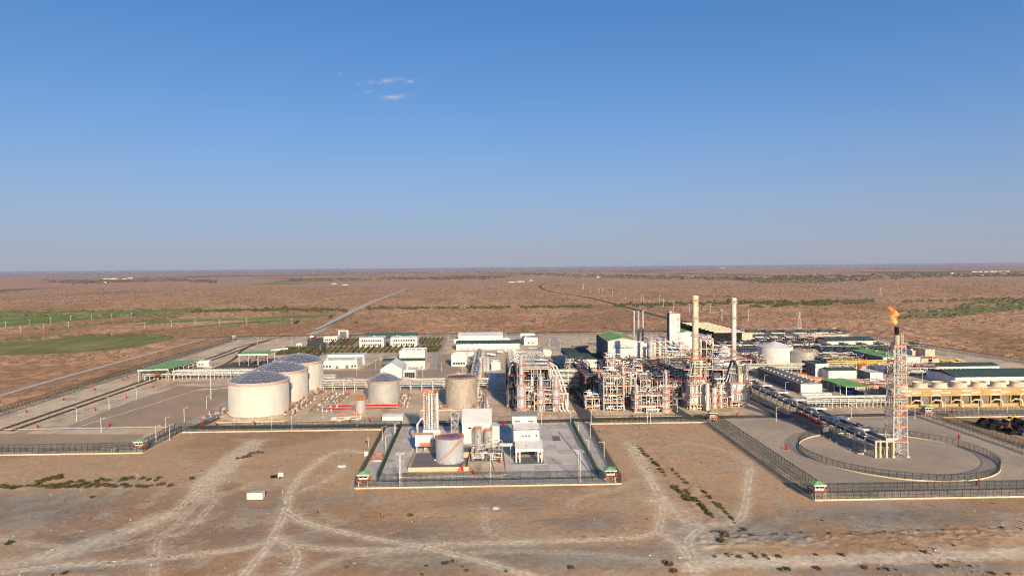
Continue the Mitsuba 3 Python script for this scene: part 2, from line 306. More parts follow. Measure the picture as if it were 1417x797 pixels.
edge = np.clip(np.minimum((uu + np.where(gy < 420, .86, 1.22)) / .04, (np.where(gy < 420, .81, 1.30) - uu) / .04), 0, 1) * np.clip((gy - 155) / 15, 0, 1) * np.clip(np.abs(gy - 420) / 10, 0, 1)
far = np.clip((gy - 350) / 250, 0, 1)
h1 = meshkit.fbm(pts3(.11), 3, 1); h2 = meshkit.fbm(pts3(.035), 3, 5); h3 = meshkit.fbm(pts3(.45), 2, 8)
hum = np.clip((h1 - .45) * 2.2, 0, 1) * 1.5 + (h2 - .3) * 2.4
near_h = (h3 - .5) * .16 + (h1 - .5) * .35
gz = keep * edge * (far * np.clip(hum, 0, 3) * np.clip((4200 - gy) / 1500, 0, 1) + (1 - far) * near_h)
# ploughed bank of spoil across the bottom right, and the trenches beside the tracks
bank = smooth_line(survey((985, 752), (1060, 748), (1200, 744), (1417, 738), (1520, 735)), 6); bk = seg_dist(gx, gy, bank)
gz += keep * edge * np.exp(-(bk / 5.5) ** 2) * (.2 + .8 * np.clip(h3 - .35, 0, 1))
trench = [smooth_line(survey((882, 618), (915, 655), (950, 690), (985, 725), (1000, 745)), 6), smooth_line(survey((935, 650), (975, 690), (1005, 720), (1030, 748)), 6), smooth_line(survey((903, 614), (935, 650), (960, 682)), 6)]
for t in trench: gz += keep * edge * np.exp(-(seg_dist(gx, gy, t) / 1.6) ** 2) * (.15 + .5 * np.clip(h3 - .4, 0, 1))
tw = np.zeros(gx.shape); nearm = gy < 420
wob = (meshkit.fbm(pts3(.35), 2, 11) - .5)
for t, k in tracks:
    d = seg_dist(gx[nearm], gy[nearm], t) + wob[nearm] * .25
    tw[nearm] = np.maximum(tw[nearm], k * np.maximum(np.exp(-((d - .95) / .30) ** 2), .50 * np.exp(-(d / 2.7) ** 2)))
for t, w, k in bands: tw[nearm] = np.maximum(tw[nearm], k * np.exp(-((seg_dist(gx[nearm], gy[nearm], t) + wob[nearm] * 3) / w) ** 4))
gr = np.zeros(gx.shape); dep = 945 * 90 / gy
sx, sy = 708.5 + 945 * (gx / gy - .025), 371.5 + dep - (gx / gy) * 8.3       # only to read the surveyed patches below in the same units
for (cx, cy), (wx, wy), k in greys:
    (ax, ay), (bx, by), (ex, ey) = at(cx, cy), at(cx + wx * .5, cy), at(cx, cy + wy * .5)
    gr = np.maximum(gr, k * np.exp(-(np.abs((gx - ax) / abs(bx - ax)) ** 2.5 + np.abs((gy - ay) / abs(ey - ay)) ** 2.5)))
gr *= gy < 420
gr[gr < .004] = 0; tw[tw < .004] = 0
gv = np.stack([gx, gy, gz], -1).reshape(-1, 3); guv = np.stack([tw, gr], -1).reshape(-1, 2)
faces, off = [], 0
for u, y in GRIDS:
    idx = off + np.arange(len(y) * len(u)).reshape(len(y), len(u)); off += idx.size
    q = np.stack([idx[:-1, :-1], idx[:-1, 1:], idx[1:, 1:], idx[1:, :-1]], -1).reshape(-1, 4); faces += [q[:, [0, 1, 2]], q[:, [0, 2, 3]]]
GZ = gz.ravel()[len(GRIDS[0][0]) * len(GRIDS[0][1]):].reshape(len(ys), len(us))
# the rest of the sheet: to the sides and behind the drone
B = 330000.0; c0 = len(gv); na, ya, yb, yc = (GRIDS[0][0][0], GRIDS[0][0][-1]), 150.0, 420.0, ys[-1]; fa = (us[0], us[-1])
ex = [(-B, -B), (B, -B), (B, ya), (na[1] * ya, ya), (na[0] * ya, ya), (-B, ya), (na[0] * yb, yb), (-B, yb), (na[1] * yb, yb), (B, yb), (fa[0] * yb, yb), (fa[1] * yb, yb), (fa[0] * yc, yc), (-B, yc), (fa[1] * yc, yc), (B, yc)]
side = np.array([[0, 1, 2], [0, 2, 5], [5, 4, 6], [5, 6, 7], [3, 2, 9], [3, 9, 8], [7, 10, 12], [7, 12, 13], [11, 9, 15], [11, 15, 14]]) + c0
scene['desert_ground'] = mikit.ply((np.vstack([gv, np.c_[np.array(ex), np.zeros(len(ex))]]), np.vstack(faces + [side])), 'm_desert', True, uv=np.vstack([guv, np.zeros((len(ex), 2))]))
labels['desert_ground'] = {'kind': 'structure', 'label': 'reddish sandy desert with tyre tracks stretching to the horizon'}
ground_z = lambda x, y: 0.0

# plant pads and roads
struct('plant_yard', M().sheet(PLANT, .06), 'yard', 'tan gravel yard of the gas plant inside the fences')
struct('flare_yard', M().sheet([(129.5, 265), (250, 265), (250, 396), (129.5, 396)], .064), 'flare_yard', 'brown raked sand yard around the flare tower')
for nm, rs in ROADS.items():
    for line, w, mat, lab in rs: struct(nm, M().ribbon(line, w, .06 if 'along' not in lab else .08), mat, lab)
struct('crop_field', M().sheet(FIELD, .10), 'field', 'rounded olive green crop field at the left edge')
for i, (pl, lab) in enumerate(zip(LUSH, ('green irrigated strip beyond the crop field', 'thin green strip right of the irrigated land', 'short green strip in front of the thin one', 'green strip of wetland behind the flare flame', 'small far green patch left of the dirt road'))):
    struct('green_field', M().sheet(smooth_line(np.vstack([pl, pl[:1]]), 4)[:-1], .12), 'field' if i == 3 else 'lush', lab)
def road(name, pts, w, mat, lab, z=.075, curve=True):
    return struct(name, M().ribbon(smooth_line(pts) if curve else pts, w, z), mat, lab)
road('plant_road', [(-176, 396), (-120, 393), (-58, 392), (58, 400), (120, 402), (250, 401.5)], 8, 'asphalt', 'dark road along the front fence inside the plant', curve=False)
road('plant_road', [(-300, 396), (-190, 397), (-176, 396)], 6, 'road_pale', 'pale service road along the front of the railway yard')
road('plant_road', [(-176, 396), (-172, 408), (-171, 480), (-176, 600)], 7, 'asphalt', 'dark road left of the cream storage tanks', .08)
road('plant_road', [(54, 401), (54, 470), (53, 560), (53, 640), (40, 690)], 8.5, 'asphalt', 'dark road between the two process units', .08)
road('plant_road', [(-8, 401), (-6, 450), (-4, 560), (-5, 700)], 8, 'concrete', 'concrete road right of the beige riveted tank', .08)
road('plant_road', [(114, 401), (112, 460), (112, 560)], 7.5, 'asphalt', 'dark road left of the furnaces', .08)
road('plant_road', [(171, 396), (170, 440), (166, 500)], 9, 'asphalt', 'dark road along the left side of the pipe rack by the furnaces', .08)
road('plant_road', [(-236, 905), (-214, 820), (-200, 760), (-192, 690)], 22, 'asphalt', 'wide dark road from the gate into the plant', .084)
road('plant_road', [(198, 420), (228, 470), (240, 560)], 9, 'road_pale', 'pale road right of the long grey shed', .08)
m = M()
for pts in ([(-294.5, 397), (-297, 470), (-300, 560)], [(-243, 397), (-232, 470), (-226, 520)], [(-300, 396.5), (-190, 397.5)], [(-226, 520), (-205, 526)]):
    for p, q in zip(pts[:-1], pts[1:]): m.bar(V3(*p, .14), V3(*q, .14), .8, .26)
struct('kerb', m, 'plinth', 'pale concrete kerbs edging the railway yard')
m = M()
for x in (49.4, 58.6, -12.3, -3.2 + .6): m.bar(V3(x, 404, .13), V3(x, 560, .13), .4, .2)
for y in (406, 397): m.bar(V3(60, y + .7, .13), V3(112, y + .7, .13), .4, .2)
struct('kerb', m, 'plinth', 'pale kerbs along the process area roads')

# concrete slabs of the package yard
struct('package_yard', M().box(-61.4, 51.4, 280.5, 389.5, .05, .09), 'concrete_b', 'concrete yard of the small fenced unit jutting out in front')
k = 0
for i, x in enumerate(np.arange(-49, 40, 6.6)):
    for j, y in enumerate(np.arange(292, 386, 8.6)):
        if -34 < x < 3 and 296 < y < 312: continue
        t = R.uniform(-.005, .005)
        part('package_yard', 'slab', M().box(x, min(x + 6.5, 42), y, y + 8.48, .08, .16 + t), ('concrete', 'concrete', 'concrete_b')[R.integers(3)])
scene['haze'] = {'type': 'cube', 'to_world': T().translate([0, 0, 47]).scale([335000, 335000, 50.5]), 'bsdf': {'type': 'null'}, 'interior': {'type': 'ref', 'id': 'air'}}
labels['haze'] = {'kind': 'stuff', 'label': 'thin dusty haze over the desert'}

# ------------------------------------------------------------------ fences, guard towers, lamps
def fence(label, path, plinth=None, h=3.3, post=3.0, posts_as_parts=True, cat='fence', group=None, bars=.25, mat='fence_steel', closed=False):
    t = thing('security_fence', label, cat, group); pm, bm, wm = M(), M(), M()
    P = [V3(*p, 0) for p in path]; z0 = .55 if plinth else .05
    postd = None
    for a, b in zip(P[:-1], P[1:]):
        d = b - a; L = np.linalg.norm(d); d /= L; nn = V3(-d[1], d[0], 0)
        if plinth: pm.bar(a + V3(0, 0, .3), b + V3(0, 0, .3), .5, .6)
        n = max(1, round(L / post))
        for i in range(n + (b is P[-1] and not closed)):
            q = a + d * L * i / n
            if posts_as_parts:
                if postd is None:
                    pp = M().box(-.065, .065, -.065, .065, 0, h - z0 + .1).bar(V3(0, 0, h - z0 + .05), V3(.0, -.4, h - z0 + .55), .09); postd = mikit.ply(pp.arrays(), 'm_' + mat)
                part(t, 'post', postd, mat, to_world=T().translate([q[0], q[1], z0]))
            else: wm.box(q[0] - .06, q[0] + .06, q[1] - .06, q[1] + .06, z0, h + .1)
        for z in (z0 + .12, (z0 + h) / 2, h): wm.bar(a + V3(0, 0, z), b + V3(0, 0, z), .06)
        for o, z in ((.12, .18), (.25, .34), (.38, .5)): wm.bar(a + V3(0, 0, h + z) - nn * o, b + V3(0, 0, h + z) - nn * o, .05)
        k = int(L / bars); s = (np.arange(k) + .5)[:, None] / k
        base = a + d * L * s; w = .022
        v = np.stack([base + d * w, base - d * w, base + d * w, base - d * w], 1); v[:, :2, 2] = z0; v[:, 2:, 2] = h
        v = np.concatenate([v + nn * .012, v - nn * .012], 1).reshape(-1, 3); i = np.arange(k)[:, None] * 8
        f = np.concatenate([np.stack([i + x for x in tri], -1) for tri in ((0, 1, 3), (0, 3, 2), (5, 4, 6), (5, 6, 7), (1, 5, 7), (1, 7, 3), (4, 0, 2), (4, 2, 6))], 1).reshape(-1, 3)
        bm.add(v, f)
    if plinth: part(t, 'plinth', pm, 'plinth')
    part(t, 'wire_mesh', bm, mat, kind='stuff'); part(t, 'rail', wm, mat, kind='stuff')
    return t
G1 = 'double security fence around the plant'
fence('dark mesh fence on a beige plinth along the left front edge', [(-300, 340.2), (-175.3, 340.2)], True)
fence('inner dark mesh fence behind the left front one', [(-300, 347.5), (-182, 347.5)])
fence('dark mesh fence on a beige plinth running back from the front left guard tower', [(-175.2, 340.6), (-175.2, 382)], True)
fence('inner dark mesh fence beside the one running back from the front left guard tower', [(-182, 347.5), (-182, 389)])
fence('dark mesh fence on a beige plinth in front of the cream storage tanks', [(-175.2, 382.4), (-62, 382.4)], True)
fence('inner dark mesh fence in front of the cream storage tanks', [(-182, 389), (-54, 389)])
fence('dark outer fence down the left side of the small front unit', [(-62, 382.4), (-60, 330), (-58.2, 279.8)], True)
fence('dark green inner fence down the left side of the small front unit', [(-54, 389), (-52.5, 340), (-50.4, 288)], mat='fence_green')
fence('long dark mesh fence on a beige plinth closing the front of the small unit', [(-58.2, 279.6), (51.4, 279.6)], True)
fence('inner mesh fence behind the front of the small unit', [(-50.4, 288), (43.6, 288)])
fence('dark outer fence down the right side of the small front unit', [(51.6, 279.8), (52.2, 388)], True)
fence('dark green inner fence down the right side of the small front unit', [(43.6, 288), (43.2, 394)], mat='fence_green')
fence('dark mesh fence on a beige plinth in front of the twin process units', [(52.2, 388.6), (121.4, 388.6)], True)
fence('inner dark mesh fence in front of the twin process units', [(45, 394.4), (128.5, 394.4)])
fence('dark outer fence down the left side of the flare yard', [(121.6, 388), (121.6, 256.2)], True)
fence('dark inner fence down the left side of the flare yard', [(129.2, 394), (129.2, 265.5)])
fence('long dark outer mesh fence on a beige plinth along the front of the flare yard', [(121.6, 256), (258, 256)], True)
fence('dark inner mesh fence along the front of the flare yard', [(129.2, 265.5), (250, 265.5)])
fence('dark inner fence down the right side of the flare yard', [(250.5, 266), (250.5, 404)])
fence('dark outer fence down the right side of the flare yard by the scrap pile', [(258.5, 257), (258.5, 392)])
fence('dark mesh fence on a beige plinth in front of the cooling tower', [(262, 392), (352, 392)], True)
fence('inner dark mesh fence in front of the cooling tower', [(252, 401), (352, 401)])
fence('long outer fence with dark mesh along the left side of the railway yard', [(-314, 390), (-318.5, 442), (-341, 893)], posts_as_parts=False, bars=.32)
fence('long inner fence along the left side of the railway yard', [(-307, 400), (-312, 450), (-333, 886)], posts_as_parts=False, bars=.32)
fence('long back fence of the plant left of the gate', [(-341, 896), (-262, 900)], posts_as_parts=False, bars=.3, h=4)
fence('long back fence of the plant from the gate to the far right corner', [(-214, 900), (170, 912), (452, 905)], posts_as_parts=False, bars=.3, h=4)
fence('long right fence of the plant beside the perimeter road', [(452, 905), (461, 800), (474, 615), (480, 500)], posts_as_parts=False, bars=.3)
cg = [(188 + 41.5 * math.cos(a), 317 + 41.5 * math.sin(a)) for a in np.linspace(0, 2 * np.pi, 89)]
fence('round dark fence on a pale kerb circling the flare tower', cg, True, h=3.0, closed=True)

def guard_tower(x, y, label, rot=0.0):
    t = thing('guard_tower', label, 'guard tower', 'guard towers on the plant fence'); kw = placed(x, y, 0, rot)
    P = lambda n, m, mat: part(t, n, mikit.ply(m.arrays(), 'm_' + mat), mat, **kw)
    for a in (-1.9, 1.9):
        for b in (-1.9, 1.9): P('leg', M().box(a - .16, a + .16, b - .16, b + .16, 0, 2.6), 'white')
    m = M()
    for s in (-1.9, 1.9):
        m.bar((s, -1.9, .4), (s, 1.9, 2.4), .1).bar((-1.9, s, 2.4), (1.9, s, .4), .1).bar((-1.9, s, 1.4), (1.9, s, 1.4), .1)
    P('brace', m, 'white'); P('platform', M().box(-2.7, 2.7, -2.7, 2.7, 2.55, 2.75), 'orange')
    P('railing', M().rail([(-2.6, -2.6, 2.75), (2.6, -2.6, 2.75), (2.6, 2.6, 2.75), (-2.6, 2.6, 2.75)], 1.0, True, .12), 'orange')
    P('cabin', M().box(-1.75, 1.75, -1.75, 1.75, 2.75, 4.0), 'white'); P('window_band', M().box(-1.7, 1.7, -1.7, 1.7, 4.0, 5.0), 'dark_glass')
    m = M()
    for a in (-1.72, 0, 1.72):
        for b in (-1.72, 1.72): m.box(a - .08, a + .08, b - .08, b + .08, 4.0, 5.0).box(b - .08, b + .08, a - .08, a + .08, 4.0, 5.0)
    P('mullion', m, 'white'); P('fascia', M().box(-2.5, 2.5, -2.5, 2.5, 5.0, 5.5), 'white')
    P('roof', M().add([[-2.6, -2.6, 5.5], [2.6, -2.6, 5.5], [2.6, 2.6, 5.5], [-2.6, 2.6, 5.5], [0, 0, 6.5]], [[0, 1, 4], [1, 2, 4], [2, 3, 4], [3, 0, 4], [0, 2, 1], [0, 3, 2]]), 'green_roof')
    m = M().bar((2.5, -1, 0), (2.5, -1, 3.6), .08).bar((2.5, -.5, 0), (2.5, -.5, 3.6), .08)
    for z in np.arange(.3, 3.5, .3): m.bar((2.5, -1, z), (2.5, -.5, z), .05)
    P('ladder', m, 'orange')
guard_tower(-177.8, 343.4, 'white and orange guard tower with green roof at the front left fence corner')
guard_tower(-55.2, 283, 'guard tower with green roof at the left corner of the small front unit')
guard_tower(47.6, 283.4, 'guard tower with green roof at the right corner of the small front unit')
guard_tower(124.6, 260, 'guard tower with green roof at the front corner of the flare yard')
guard_tower(125.6, 392, 'guard tower on the fence below the furnaces')
guard_tower(256, 397.5, 'guard tower behind the flare yard in front of the cooling tower')
guard_tower(-338, 891, 'small far guard tower at the back left fence corner')
guard_tower(456, 908, 'small far guard tower at the back right fence corner')

def lamp_proto(h, arm, double=False):
    p = M().tube([(0, 0, 0), (0, 0, h * .5), (0, 0, h)], [.17, .15, .11], 8).tube([(0, 0, 0), (0, 0, .9)], .24, 8)
    out = [('pole', mikit.ply(p.arrays(), 'm_white'), 0)]
    m, l = M(), M()
    for s in ((-1, 1) if double else (1,)):
        m.tube([(0, 0, h - .25), (s * arm * .5, 0, h + .12), (s * arm, 0, h + .2)], .08, 6); l.box(min(s * arm, s * (arm + .9)), max(s * arm, s * (arm + .9)), -.2, .2, h + .1, h + .3)
    return out + [('arm', mikit.ply(m.arrays(), 'm_white'), 0), ('lamp_head', mikit.ply(l.arrays(), 'm_white'), 0)]
LAMP, TALL = lamp_proto(8.2, 1.5), lamp_proto(13, .8, True)
ORD = ('leftmost', 'second from left', 'third from left', 'fourth from left', 'fifth from left', 'sixth from left', 'seventh from left', 'eighth from left', 'ninth from left', 'tenth from left', 'eleventh from left', 'twelfth from left')
def ordered(spots):
    """spots in the order in which they stand from left to right as the drone sees them, with words for it"""
    q = sorted(map(tuple, spots), key=lambda p: p[0] / p[1]); n = len(q)
    return [(p, '' if n > 13 else ' (only one)' if n == 1 else ORD[i] if i < n - 1 or n < 3 else 'rightmost') for i, p in enumerate(q)]
def lamps(spots, group, proto=LAMP, rot=0.0):
    for (x, y), w in ordered(spots):
        t = thing('lamp_post', f'{w} of {group}' if w else group, 'lamp post', group); clone(proto, t, **placed(x, y, 0, rot))
lamps(survey((106, 583), (151, 567), (189, 552)), 'white lamp posts along the railway yard kerb', rot=math.pi)
lamps(survey((140, 598.5), (216, 610.5), (229, 597), (255, 583), (235, 609), (286, 566), (316, 552)), 'white lamp posts beside the open yard left of the cream tanks')
lamps(survey((404, 595), (447, 579), (494, 590), (324, 593), (376, 594), (330, 592)), 'white lamp posts in front of the cream tanks')
lamps(survey((529, 612), (546, 608), (534, 626), (547, 608)), 'white lamp posts between the fences left of the small front unit', rot=math.pi * .1)
lamps(survey((679, 671), (553, 672), (555, 670), (800, 665), (803, 668)), 'tall white lamp posts along the front fence of the small unit', TALL)
lamps(survey((815, 633), (836, 636), (801, 605), (817, 606)), 'white lamp posts between the fences right of the small front unit', rot=math.pi)
lamps(survey((790, 589), (818, 587), (896, 586), (900, 587), (937, 570), (749, 588)), 'white lamp posts in front of the process units')
lamps(survey((1074, 583), (1084, 569), (1112, 560), (1058, 534), (1087, 545), (1141, 562), (1178, 578), (1266, 580)), 'white lamp posts beside the pipe rack leading to the flare')
lamps(survey((1276, 528), (1369, 529), (1420, 528), (1308, 571), (1354, 573), (1394, 573)), 'white lamp posts around the cooling tower')
lamps(survey((520, 511), (493, 521), (611, 515), (585, 523), (527, 502), (640, 515), (742, 493), (760, 479), (775, 484), (800, 481), (630, 497), (812, 478)), 'far white lamp posts among the white buildings')
lamps(survey((356, 478), (384, 474), (430, 472), (455, 480), (443, 487), (404, 478), (620, 470), (700, 467), (592, 468)), 'far white lamp posts near the gate')
for x, y in survey((292, 552)):
    t = thing('lighting_mast', 'very tall slim lighting mast left of the cream tanks', 'lighting mast')
    part(t, 'pole', M().tube([(x, y, 0), (x, y, 22.5)], [.28, .14], 8), 'white'); part(t, 'lamp_ring', M().lathe(x, y, [(.3, 22), (.9, 22.2), (.9, 22.6), (.3, 22.7)], 10), 'white')

# ------------------------------------------------------------------ buildings
def spot(pl, pr, pb):
    (x0, ya), (x1, yb) = at(pl, pb), at(pr, pb); return x0, x1, (ya + yb) / 2
def windows(t, x0, x1, y, rows, depth=.12, w=1.5, mat='dark_glass', side=-1):
    """window pieces on the wall facing the drone: rows of (z0, z1, count, from, to)"""
    for z0, z1, n, a, b in rows:
        xs = x0 + (x1 - x0) * (a + (b - a) * (np.arange(n) + .5) / n); ww = min(w, (x1 - x0) * (b - a) / n * .8)
        for x in xs:
            f = part(t, 'window', M().box(x - ww / 2 - .12, x + ww / 2 + .12, y - .10, y + .02, z0 - .14, z1 + .12), 'grey_roof')
            part(f, 'pane', M().box(x - ww / 2, x + ww / 2, y - .115, y + .0, z0, z1), mat)
def roof_clutter(t, x0, x1, y0, y1, z, n, rng):
    for i in range(n):
        x, y = rng.uniform(x0 + 1, x1 - 2.5), rng.uniform(y0 + 1, y1 - 2); h = rng.uniform(.6, 1.5); part(t, 'roof_unit', M().box(x, x + rng.uniform(.9, 2.2), y, y + rng.uniform(.9, 1.8), z - .01, z + h), ('white', 'steel', 'pipe')[i % 3])
def building(label, x0, x1, y0, d, h, wall='white', roof='white_roof', kind='flat', wins=(), doors=(), parapet=.7, clutter=0, name='building', group=None, cat='building', over=.25, rise=1.2, seed=0):
    t = thing(name, label, cat, group); y1 = y0 + d
    if kind == 'flat':
        part(t, 'wall', M().box(x0, x1, y0, y1, 0, h), wall)
        part(t, 'roof', M().box(x0 + .3, x1 - .3, y0 + .3, y1 - .3, h - .02, h + .06), roof)
        m = M()
        for a, b, c, e in ((x0 - .05, x1 + .05, y0 - .05, y0 + .3), (x0 - .05, x1 + .05, y1 - .3, y1 + .05), (x0 - .05, x0 + .3, y0 + .3, y1 - .3), (x1 - .3, x1 + .05, y0 + .3, y1 - .3)): m.box(a, b, c, e, h - .1, h + parapet)
        part(t, 'parapet', m, wall)
    else:
        ax = 1 if kind == 'gable_y' else 0; A, B, c0, c1 = (x0, x1, y0, y1) if ax else (y0, y1, x0, x1); mid = (A + B) / 2 if kind != 'shed' else B
        part(t, 'wall', M().section([(A, 0), (B, 0), (B, h if kind != 'shed' else h + rise), (mid, h + rise), (A, h)], ax, c0, c1), wall)
        o = over; s = rise / max(mid - A, .1)
        prof = [(A - o, h - s * o + .03), (mid, h + rise + .03), (B + o, (h - s * o + .03) if kind != 'shed' else h + rise + .03), (B + o, (h - s * o + .28) if kind != 'shed' else h + rise + .28), (mid, h + rise + .28), (A - o, h - s * o + .28)]
        part(t, 'roof', M().section(prof, ax, c0 - o, c1 + o), roof)
    windows(t, x0, x1, y0, wins)
    for a, w, hh in doors:
        x = x0 + (x1 - x0) * a; part(t, 'door', M().box(x - w / 2, x + w / 2, y0 - .09, y0 + .05, 0.02, hh), 'slate_wall')
    if clutter: roof_clutter(t, x0, x1, y0, y1, h + .06, clutter, np.random.default_rng(seed + 3))
    return t

# office building with the recessed grey entrance
x0, x1, y = spot(498, 577, 480); w = x1 - x0; t = thing('office_building', 'long white two-storey office building with grey recessed entrance behind the garden beds', 'office building')
for a, b in ((0, .42), (.54, 1)):
    part(t, 'wing', M().box(x0 + w * a, x0 + w * b, y, y + 18, 0, 11), 'white')
    windows(t, x0 + w * a, x0 + w * b, y, [(1.8, 3.6, 9, .08, .92), (6.4, 8.2, 9, .08, .92)])
part(t, 'hall', M().box(x0 + w * .42 + .02, x0 + w * .54 - .02, y + 3, y + 18, 0, 9.4), 'slate_wall')
part(t, 'door', M().box(x0 + w * .455, x0 + w * .505, y + 2.8, y + 3.1, 0, 4.6), 'soot'); part(t, 'canopy', M().box(x0 + w * .45, x0 + w * .51, y + .6, y + 3, 5.6, 6.0), 'slate_wall')
part(t, 'roof', M().section([(y + 18.1, 0), (y + 18.1, 11.6), (y + 23, 14.4), (y + 30, 11.6), (y + 30, 0)], 0, x0 + 3, x1 - 3), 'dark_roof')
roof_clutter(t, x0, x1, y, y + 16, 11, 14, np.random.default_rng(2))
x0, x1, y = spot(448, 466.5, 473); building('small white gatehouse block left of the office building', x0, x1, y, 9, 5.6, wins=[(1.6, 3.4, 6, .05, .95)], clutter=4)
x0, x1, y = spot(468, 482, 467.5); t = thing('gate_arch', 'white gate arch with dark opening behind the gatehouse', 'gate')
for a in (x0, x1 - 2.2): part(t, 'pillar', M().box(a, a + 2.2, y, y + 4, 0, 8.2), 'white')
part(t, 'lintel', M().box(x0, x1, y - .1, y + 4.2, 8.2, 10), 'white'); part(t, 'gate_leaf', M().box(x0 + 2.3, x1 - 2.3, y + 3, y + 3.3, 0, 5.8), 'slate_wall')
x0, x1, y = spot(410, 417.5, 481); building('tiny white cabin beside the entrance road', x0, x1, y, 5, 4, name='cabin', cat='cabin', wins=[(1.4, 2.8, 2, .1, .9)])
x0, x1, y = spot(444, 494, 510); t = building('long low white building behind the cream tanks', x0, x1, y, 26, 7.2, parapet=.5, wins=[(1.3, 2.8, 3, .05, .3), (1.3, 2.8, 2, .82, .98)], doors=[(.72, 2.6, 3.0), (.45, 2.2, 2.4)], clutter=5)
part(t, 'rear_block', M().box(x0, x1 + 1.4, y + 26.05, y + 40, 0, 9.4), 'white'); part(t, 'roof_strip', M().box(x0 + 1, x1 - 1, y + .35, y + 1.8, 7.28, 7.5), 'soot')
x0, x1, y = spot(541, 588, 511); t = building('white hall with dark green roof edge in front of a taller white block', x0 + 3, x1, y, 14, 7.6, parapet=.2, roof='dark_roof', wins=[(1, 2, 5, .3, .95)])
part(t, 'eave', M().section([(y - .7, 7.7), (y - .7, 8.1), (y + 4.6, 9.6), (y + 4.6, 9.2)], 0, x0 - 7, x1 + .3), 'dark_roof')
x0, x1, y = spot(553, 588, 501); building('white two-storey block with cluttered roof behind the gabled store', x0, x1, y, 22, 10.5, parapet=1.1, wins=[(1.4, 3, 6, .05, .55)], doors=[(.62, 2, 2.6)], clutter=12)
x0, x1, y = spot(527, 556, 527); building('white gabled store beside the grey domed tank', x0, x1, y, 30, 9.4, kind='gable_y', roof='white_roof', rise=5.2)
x0b, x1b, yb = spot(556.5, 574.5, 525); building('low white annex with ribbed front right of the gabled store', x1 + .3, x1b, yb + 2, 16, 7.4, parapet=.15, wins=[(1, 5.4, 5, .08, .95)], clutter=3)
x0, x1, y = spot(631.5, 719, 484); building('long white warehouse with dark green roof slope behind the process area', x0, x1, y, 22, 6.8, kind='gable_x', roof='dark_roof', rise=2.4, wins=[(.8, 1.4, 10, .05, .95)])
x0, x1, y = spot(634, 696, 471.5); building('long white warehouse with white roof at the back', x0, x1, y, 30, 6.0, kind='gable_x', rise=3, roof='white_roof')
x0, x1, y = spot(628, 640, 474.5); building('low white lean-to at the left end of the back warehouse', x0, x1, y, 8, 3.6)
x0, x1, y = spot(692, 706, 474); building('low white lean-to at the right end of the back warehouse', x0, x1, y, 8, 4.2, clutter=2)
x0, x1, y = spot(725, 744, 477.5); t = building('white block with flat grey roof and a stair tower at the back', x0, x1, y, 26, 8.4, roof='grey_roof', wins=[(2, 3.4, 2, .2, .8)], clutter=2)
part(t, 'upper_block', M().box(x0 - 3, x1 - 1.5, y + 26.1, y + 36, 0, 11), 'white')
for z in (2.6, 5.2, 7.8): part(t, 'stair_landing', M().box(x1 + .1, x1 + 2.6, y + 2, y + 12, z - .2, z).rail([(x1 + .2, y + 2, z), (x1 + 2.5, y + 2, z), (x1 + 2.5, y + 12, z)]), 'orange')
x0, x1, y = spot(624.5, 646, 507); building('white two-storey block with open roof court beside the riveted tank', x0, x1, y, 14, 9.3, parapet=1.8, roof='grey_roof', wins=[(2, 3.6, 5, .1, .9)], clutter=7)
x0, x1, y = spot(630, 659, 497); building('white L-shaped block behind the one with the roof court', x0, x1, y, 12, 5.6, clutter=6, doors=[(.7, 4, 3)])
x0, x1, y = spot(680, 692.5, 512); building('white cube with a flat roof at the foot of the shaded stack of pipes', x0, x1, y, 14, 7.0, parapet=.4, clutter=3)
x0, x1, y = spot(752, 763, 493); building('small white box left of the dark green roofed hall', x0, x1, y, 9, 5.4)
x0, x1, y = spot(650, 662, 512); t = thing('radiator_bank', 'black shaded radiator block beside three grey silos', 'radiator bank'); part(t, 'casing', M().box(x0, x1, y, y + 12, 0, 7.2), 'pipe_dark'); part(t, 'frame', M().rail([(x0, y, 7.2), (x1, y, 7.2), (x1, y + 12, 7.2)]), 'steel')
for i, px in enumerate((665, 670.5, 675)):
    x, y = at(px, 514); t = thing('silo', ('left', 'middle', 'right')[i] + ' grey upright silo of the three beside the white cube', 'silo', 'three grey silos by the white cube'); part(t, 'shell', M().lathe(x, y + i * 2, [(1.7, 0), (1.7, 11.5), (.4, 12.6), (.02, 12.6)], 16), 'tank_grey', 30); part(t, 'rail', M().ring_rail(x, y + i * 2, 1.6, 11.5, 8), 'steel')

# tall process hall with green roof and its low front halls
x0, x1, y = spot(842, 882.5, 524); t = thing('process_hall', 'tall white process hall with shallow green roof', 'process hall')
X0, X1 = x0 - .5, x1; H = 31
part(t, 'wall', M().section([(X0, 0), (X1, 0), (X1, H - 1), ((X0 + X1) / 2, H + 1.3), (X0, H - 1)], 1, y, y + 62), 'white')
part(t, 'roof', M().section([(X0 + .4, H - .8), ((X0 + X1) / 2, H + 1.6), (X1 - .4, H - .8), (X1 - .4, H - .5), ((X0 + X1) / 2, H + 1.95), (X0 + .4, H - .5)], 1, y + .5, y + 61.5), 'green_roof')
m = M()
for p, q in (((X0, H - .9), ((X0 + X1) / 2, H + 1.4)), (((X0 + X1) / 2, H + 1.4), (X1, H - .9))):
    for yy in (y, y + 62): m.bar((p[0], yy, p[1] + .3), (q[0], yy, q[1] + .3), .7, .7)
m.bar((X0, y, H - .6), (X0, y + 62, H - .6), .6, .6).bar((X1, y, H - .6), (X1, y + 62, H - .6), .6, .6); part(t, 'verge', m, 'pink')
part(t, 'side_cladding', M().box(X0 - .15, X0 - .02, y + .2, y + 61.8, 0, H - 1.2), 'slate_wall')  # dark panel on the side away from the sun, shade painted in
for i in range(13): part(t, 'vent', M().box(X0 + 4 + i * 1.35, X0 + 5.05 + i * 1.35, y - .08, y + .05, 24.6, 25.6), 'slate_wall')
